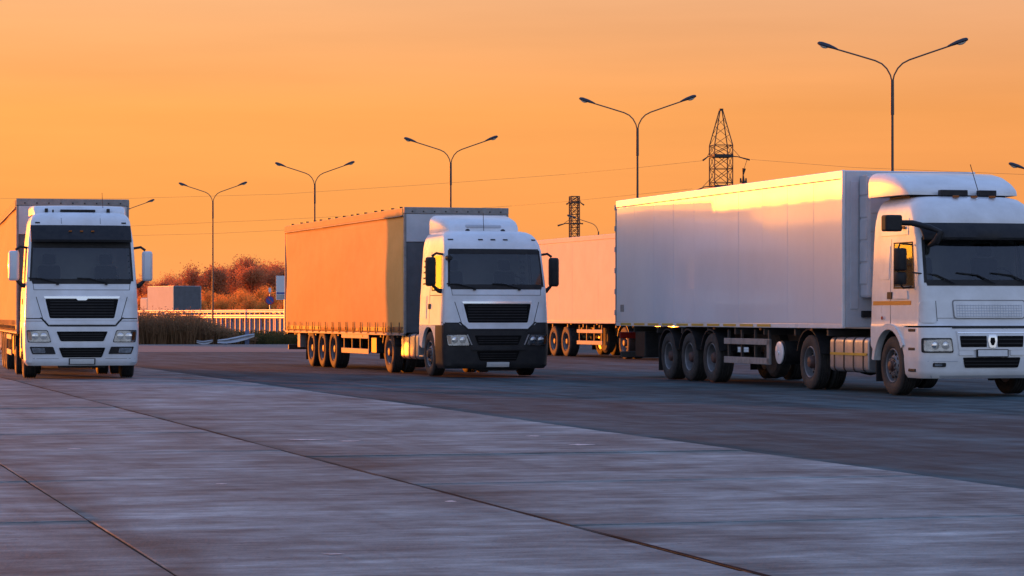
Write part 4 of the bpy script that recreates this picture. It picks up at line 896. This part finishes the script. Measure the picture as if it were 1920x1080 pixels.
def wire(label, pts, r=.02):
    o = MB().tube([((x-960)/s, 5085/s, zz(y, s)) for x, y, s in pts], r, 5).build('power_line', 'wire'); tag(o, label, 'power line', 'wires in the sky'); return o
wire('upper thin power line sagging left from the tall pylon above the middle truck', [(1320, 301, 11.3), (1190, 315, 11), (1060, 327, 10.5), (800, 346, 10), (528, 364, 9.5), (240, 372, 9), (-100, 372, 8.5)])
wire('lower thin power line sagging left from the tall pylon', [(1298, 354, 11.3), (1180, 366, 11), (1060, 378, 10.6), (960, 386, 10.2), (780, 398, 9.8), (520, 412, 9.3), (240, 424, 9), (-100, 430, 8.6)])
wire('thin power line crossing above the autumn trees', [(560, 430, 9.3), (400, 438, 9), (240, 442, 8.8), (-100, 446, 8.4)])
wire('thin power line running right from the tall pylon above the right-hand trailer', [(1408, 299, 11.3), (1600, 314, 12), (1990, 330, 13)])

# ------------------------------------------------------------------ far side: road barrier, signs, box truck
def guardrail(o_, x0, x1, label, pitch):
    q = along(-6, o_); t = empty('guardrail', (q[0], q[1], -.05), math.atan2(bd_.y, bd_.x)); tag(t, label, 'guardrail', 'road barriers'); h = (x1-x0)/2
    for (a, b) in ((1.66, 1.87), (1.24, 1.50)):
        n = [( .0, a), (-.05, a+.02), (-.05, (a+b)/2-.05), (-.015, (a+b)/2), (-.05, (a+b)/2+.05), (-.05, b-.02), (0, b), (.01, b), (.01, a)]
        MB().prism(n, -h, h, 'x').build('rail', 'railpaint', t)
    me = MB().box(-.10, .10, .02, .16, 0, 1.80).mesh('post', 'postb'); n = int(2*h/pitch)
    for k in range(n): o = link('post', me, t); o.location = (-h + .3 + k*pitch, 0, 0); o.rotation_euler = (0, random.uniform(-.02, .02), random.uniform(-.15, .15))
    return t
bd_ = Vector((.36, -.933)); bn_ = Vector((.933, .36)); BA = Vector((-22.2, 207.5))
def along(t, o=0): q = BA + bd_*t + bn_*o; return (q.x, q.y)
guardrail(0, 0, 54, 'pale two-rail road barrier across the gap between the left and middle trucks', 1.35)
guardrail(13.5, 0, 54, 'second road barrier on the far side of the road, glimpsed under the first', 1.9)
m = mat('highway', (.15, .13, .11), .85, nscale=.3, namt=.25)
struct(MB().prism([along(110, .8), along(110, 13), along(-160, 13), along(-160, .8)], -.5, -.02, 'z').build('highway_road', m))
# fallen barrier end: a bent strip lying in the grass
s_ = 38.5
def gp(x, y, Y): s = 5085/Y; return ((x-960)/s, Y, 1.37 + (592-y)/s)
def beam(name, label, path):
    rows = []
    for (p, w, lean) in path:
        rows.append([(p[0], p[1]-lean*w-.02, p[2]-w/2), (p[0], p[1]-lean*w*.4-.06, p[2]-w*.25), (p[0], p[1]-.01, p[2]), (p[0], p[1]+lean*w*.1-.06, p[2]+w*.25), (p[0], p[1]+lean*w, p[2]+w/2), (p[0], p[1]+lean*w+.03, p[2]+w/2), (p[0], p[1]+.05, p[2]), (p[0], p[1]-lean*w+.03, p[2]-w/2), (p[0], p[1]-lean*w-.02, p[2]-w/2)])
    o = MB().rows(rows, True, True).build(name, 'steel', None, smooth=40); return tag(o, label, 'barrier', 'fallen barrier beams')
beam('fallen_barrier_beam', 'long bent steel barrier beam sloping down to the ground beside the dry weeds', [(gp(408, 640, 131.2), .16, .5), (gp(425, 639.5, 131.2), .24, .5), (gp(445, 636, 131.2), .28, .4), (gp(462, 632, 131.3), .26, .3), (gp(477, 628.5, 131.4), .16, .3)])
beam('fallen_barrier_beam', 'short steel barrier beam lying flat left of the sloping one', [(gp(369, 640.5, 131.1), .12, .5), (gp(380, 642.5, 131.1), .16, .6), (gp(390, 641.5, 131.1), .18, .5), (gp(399, 639, 131.2), .10, .4)])
b_ = box('barrier_stub_post', 'postb', None, *(lambda p: (p[0]-.10, p[0]+.10, p[1], p[1]+.12, -.05, p[2]))(gp(463, 619, 131.7)), .01); tag(b_, 'short dark post stump standing at the raised end of the fallen barrier beam', 'post')
# signs
t = empty('road_sign', (gp(506, 563, 206)[0], 206, -.05)); tag(t, 'small round blue and red no-stopping sign left of the orange curtain trailer', 'sign')
s0 = 5085/206; cz = zz(563, s0)+.05
MB().tube([(0,.05,0), (0,.05,cz+.45)], .04, 8).build('post', 'steel', t)
d = MB().lathe([(.36, .02), (.36, -.02)], 28, 'y', (0,0,cz)).build('disc', 'redsign', t); MB().lathe([(.28, -.022), (.28, -.03)], 28, 'y', (0,0,cz)).build('blue_field', 'bluesign', d)
for a in (45,):
    p = MB().box(-.28, .28, -.036, -.031, -.035, .035).build('slash', 'redsign', d); p.location = (0, 0, cz); p.rotation_euler = (0, R(a), 0)
MB().box(-.10, .10, -.01, .01, cz+.62, cz+.95).build('top_plate', 'whitesign', t); MB().tube([(0,.05,cz+.4), (0,.05,cz+.95)], .03, 6).build('post_top', 'steel', t)
t = empty('road_sign', (gp(531, 540, 190)[0], 190, -.05)); tag(t, 'pale rectangular sign board half hidden behind the rear of the orange curtain trailer', 'sign')
s0 = 5085/190; za, zb = zz(562, s0)+.05, zz(517, s0)+.05
MB().tube([(.1,.06,0), (.1,.06,zb)], .05, 8).build('post', 'steel', t)
bd = box('board', 'whitesign', t, -.5, .5, -.02, .02, za, zb, .005); box('grey_panel', 'steel', bd, -.46, .46, -.028, -.021, za+.05, za+.36, 0); box('blue_panel', 'bluesign', bd, -.46, .46, -.028, -.021, za+.40, za+.52, 0)
# far lorry: lit side, dark rear
t = empty('box_lorry', (gp(300, 590, 233)[0]+1.2, 233, -.05), R(0)); tag(t, 'far lorry with sunlit orange side and dark end, behind the road barrier', 'lorry')
def quad(a, b, z0, z1, th=.05):
    a = Vector((*a, 0)); b = Vector((*b, 0)); n = (b-a).cross(Vector((0,0,1))).normalized()*th; mb = MB()
    mb.add([(*(a).xy, z0), (*(b).xy, z0), (*(b+n).xy, z0), (*(a+n).xy, z0), (*(a).xy, z1), (*(b).xy, z1), (*(b+n).xy, z1), (*(a+n).xy, z1)], [(0,3,2,1),(4,5,6,7),(0,1,5,4),(1,2,6,5),(2,3,7,6),(3,0,4,7)]); return mb
th = R(28); ax = Vector((math.sin(th), -math.cos(th))); sd = Vector((math.cos(th), math.sin(th)))
L_, W_ = 6.3, 2.45; C0 = Vector((.05, -.5))   # near corner between side and end
def P(a, b): q = C0 - ax*a + sd*b; return (q.x, q.y)
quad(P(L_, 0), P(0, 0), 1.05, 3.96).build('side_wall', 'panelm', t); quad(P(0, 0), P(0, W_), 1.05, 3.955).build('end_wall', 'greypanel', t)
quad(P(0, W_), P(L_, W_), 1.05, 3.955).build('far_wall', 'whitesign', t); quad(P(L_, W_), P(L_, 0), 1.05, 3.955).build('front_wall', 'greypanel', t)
MB().prism([P(0,0), P(0,W_), P(L_,W_), P(L_,0)], 3.9, 3.98, 'z').build('roof', 'whitesign', t)
MB().prism([P(0,0), P(0,W_), P(L_+2,W_), P(L_+2,0)], .75, 1.04, 'z').build('chassis', 'chassis', t)
cbm = MB().prism([P(L_+.3,.05), P(L_+.3,W_-.05), P(L_+2.2,W_-.05), P(L_+2.2,.05)], .8, 3.0, 'z').build('cab', 'panelm', t, bevel=.15, seg=3)
for (a, b) in ((.9, .15), (.9, W_-.15), (L_+1.2, .15), (L_+1.2, W_-.15)):
    o = wheel(t, 0, 0, -1, 'trail', .32); o.location = (*P(a, b), WR+.05); o.rotation_euler = (0, 0, th)

# ------------------------------------------------------------------ trees and weeds
hill = []
nx, ny = 40, 12; rows = []
for j in range(ny+1):
    Y = 262 + 300*j/ny; rr_ = []
    for i in range(nx+1):
        X = -200 + 400*i/nx; h = 4.2*(1-math.exp(-((Y-262)/120)**1.5))*(.55+.45*math.tanh((X+52)/14)) + .25*math.sin(X*.2)*math.sin(Y*.11)
        rr_.append((X, Y, -.10 + h*(1 if j < ny else 0)))
    rows.append(rr_)
m = mat('hillside_grass', (.17, .09, .035), .95, nscale=.2, tint=(.10, .06, .025))
struct(MB().rows(rows).build('wooded_hill', m, smooth=60))
def hz(X, Y): return -.10 + 4.2*(1-math.exp(-(max(0, Y-262)/120)**1.5))*(.55+.45*math.tanh((X+52)/14))
def tree_meshes(seed, h, nl, spread, mname, bare, ls=1):
    rnd = random.Random(seed); tr = MB(); tips = []
    def grow(p, d, r, l, lev):
        q = p + d*l; tr.tube([p, p + d*l*.5 + Vector((rnd.uniform(-.1,.1), rnd.uniform(-.1,.1), 0))*l*.2, q], [r, r*.8, r*.6], 5)
        if lev >= 3: tips.append(q); return
        if lev >= 1: tips.append(q)
        for k in range(rnd.choice((3, 4)) if lev < 2 else 3):
            nd = (d + Vector((rnd.uniform(-1,1), rnd.uniform(-1,1), rnd.uniform(-.1,.7)))*spread).normalized(); grow(q - d*l*rnd.uniform(0, .35), nd, r*.55, l*rnd.uniform(.55, .78), lev+1)
    grow(Vector((0,0,0)), Vector((rnd.uniform(-.05,.05), rnd.uniform(-.05,.05), 1)).normalized(), h*.014, h*.30, 0)
    tips += [Vector((rnd.gauss(0,1)*h*.06, rnd.gauss(0,1)*h*.06, h*rnd.uniform(.12,.6))) for k in range(25)]
    lf = MB()
    for k in range(nl):
        c = rnd.choice(tips) + Vector((rnd.gauss(0,1), rnd.gauss(0,1), rnd.gauss(0,.9)))*h*.06; s = rnd.uniform(.014, .026)*h*ls
        a = Vector((rnd.gauss(0,1), rnd.gauss(0,1), rnd.gauss(0,1))).normalized(); b = a.orthogonal().normalized()
        lf.add([c - a*s, c + b*s*.6, c + a*s, c - b*s*.6], [(0,1,2,3)])
    return tr.mesh('trunk', 'trunk'), lf.mesh('crown', mname)
TV = [tree_meshes(11+i, 9.0, 5200 if i % 3 else 2800, .55, 'leaf', i % 3 == 0, .62) for i in range(6)]
SV = [tree_meshes(41+i, 4.2, 3000, .6, 'leafo', False, .7) for i in range(4)]
def plant(name, var, X, Y, sc, label, cat, group):
    t = empty(name, (X, Y, hz(X, Y)-.1), random.uniform(0, 6.28)); t.scale = (sc, sc, sc*random.uniform(.92, 1.08)); tag(t, label, cat, group)
    link('trunk', var[0], t); link('crown', var[1], t)
rnd = random.Random(5)
for row, Y in enumerate((375, 395, 420, 445)):
    X = -59 + row*1.3
    while X < 8:
        f = min(1, max(.35, (X+60)/9 + .35)); hgt = (.80 + .24*min(1, max(0, (X+50)/18))) * f
        plant('autumn_tree', rnd.choice(TV), X + rnd.uniform(-.8,.8), Y + rnd.uniform(-8,8), hgt*rnd.uniform(.86, 1.10), 'bare-branched reddish autumn tree in the wood behind the road', 'tree', 'autumn wood on the hill'); X += rnd.uniform(2.0, 3.0)
for row, Y in enumerate((288, 302, 318, 335)):
    X = -43 + row*.9
    while X < 2:
        plant('young_tree', rnd.choice(SV), X + rnd.uniform(-.7,.7), Y + rnd.uniform(-5,5), rnd.uniform(.85, 1.25), 'bushy orange young tree on the slope in front of the wood', 'tree', 'young trees on the slope'); X += rnd.uniform(1.5, 2.4)
def weeds(name, label, mname, n, fn, wid):
    rnd = random.Random(3 if mname == 'weed' else 4); mb = MB()
    for k in range(n):
        X, Y, h = fn(rnd); a = rnd.uniform(0, 3.14); w = rnd.uniform(.6, 1.3)*wid; dx, dy = math.cos(a)*w, math.sin(a)*w; lx, ly = rnd.gauss(0, .13)*h, rnd.gauss(0, .13)*h
        mb.add([(X-dx, Y-dy, -.06), (X+dx, Y+dy, -.06), (X+dx*.6+lx*.5, Y+dy*.6+ly*.5, h*.6), (X+lx, Y+ly, h), (X-dx*.6+lx*.5, Y-dy*.6+ly*.5, h*.6)], [(0,1,2,3,4)])
        for q in range(3):
            z = h*rnd.uniform(.45, 1.0); c = Vector((X+lx*z/h, Y+ly*z/h, z)); d = Vector((rnd.gauss(0,1), rnd.gauss(0,1), rnd.uniform(0,1)))*.07; e = d.orthogonal().normalized()*.022
            mb.add([c, c+d+e, c+d*1.7, c+d-e], [(0,1,2,3)])
    o = mb.build(name, mname); o['kind'] = 'stuff'; o['label'] = label; o['category'] = 'weeds'; return o
def w1(r):
    x = r.uniform(90, 480); Y = (131.6 if x < 365 else 132.3) + abs(r.gauss(0, 4)); s = 5085/Y
    lim = 1.62 if x < 360 else 1.62 - (x-360)/75*1.0
    return (x-960)/s, Y, max(.25, lim*r.uniform(.45, 1.0)*(1 if r.random() < .9 else 1.15))
weeds('dry_weeds', 'tall dry brown weeds along the far edge of the yard', 'weed', 9000, w1, .022)
def w2(r):
    Y = 132.4 + abs(r.gauss(0, 6)); x = r.uniform(395, 1150); s = 5085/Y; return (x-960)/s, Y, r.uniform(.15, .62)
weeds('green_weeds', 'low green and yellow weeds along the far edge of the yard', 'weedg', 9000, w2, .022)

# tar seals poured along the slab joints: dark, uneven edges
def tar(u, v0, v1, w, seed, name='tar_seal'):
    r = random.Random(seed); n = 160; L = []; Rr = []
    for k in range(n+1):
        v = v0 + (v1-v0)*k/n; f = .35 + .65*abs(math.sin(k*.23+seed) * math.sin(k*.07+1)); a = w*f*r.uniform(.6, 1.2); c = u + .006*math.sin(k*.31)
        L.append((*uv(c-a*.35, v), .0035)); Rr.append((*uv(c+a, v), .0035))
    MB().rows([L, Rr]).build(name, 'joint', slabbase)
tar(5.07, -13, -80, .03, 1)
# worn flakes of old road paint on the slabs
M['oldpaint'] = mat('worn_paint', (.62, .60, .58), .7, nscale=14, tint=(.30, .30, .30))
for (px, py, L_, w_, sd_) in ((575, 825, .42, .05, 1), (655, 827.5, .26, .05, 2), (1000, 818, .18, .05, 3), (1090, 834, .30, .06, 4), (415, 908, .10, .02, 5), (845, 941, .09, .03, 6), (140, 842, .16, .04, 7), (625, 1040, .14, .015, 8)):
    r = random.Random(sd_); Y = 5085*1.37/(py-592); X = (px-960)*Y/5085; A = []; B = []
    for k in range(9): f = math.sin(math.pi*(k+.15)/8.3); A.append((X - L_/2 + L_*k/8, Y - w_*3*f*r.uniform(.4, 1), .0045)); B.append((X - L_/2 + L_*k/8, Y + w_*3*f*r.uniform(.4, 1), .0045))
    MB().rows([A, B]).build('paint_flake', 'oldpaint', slabbase)
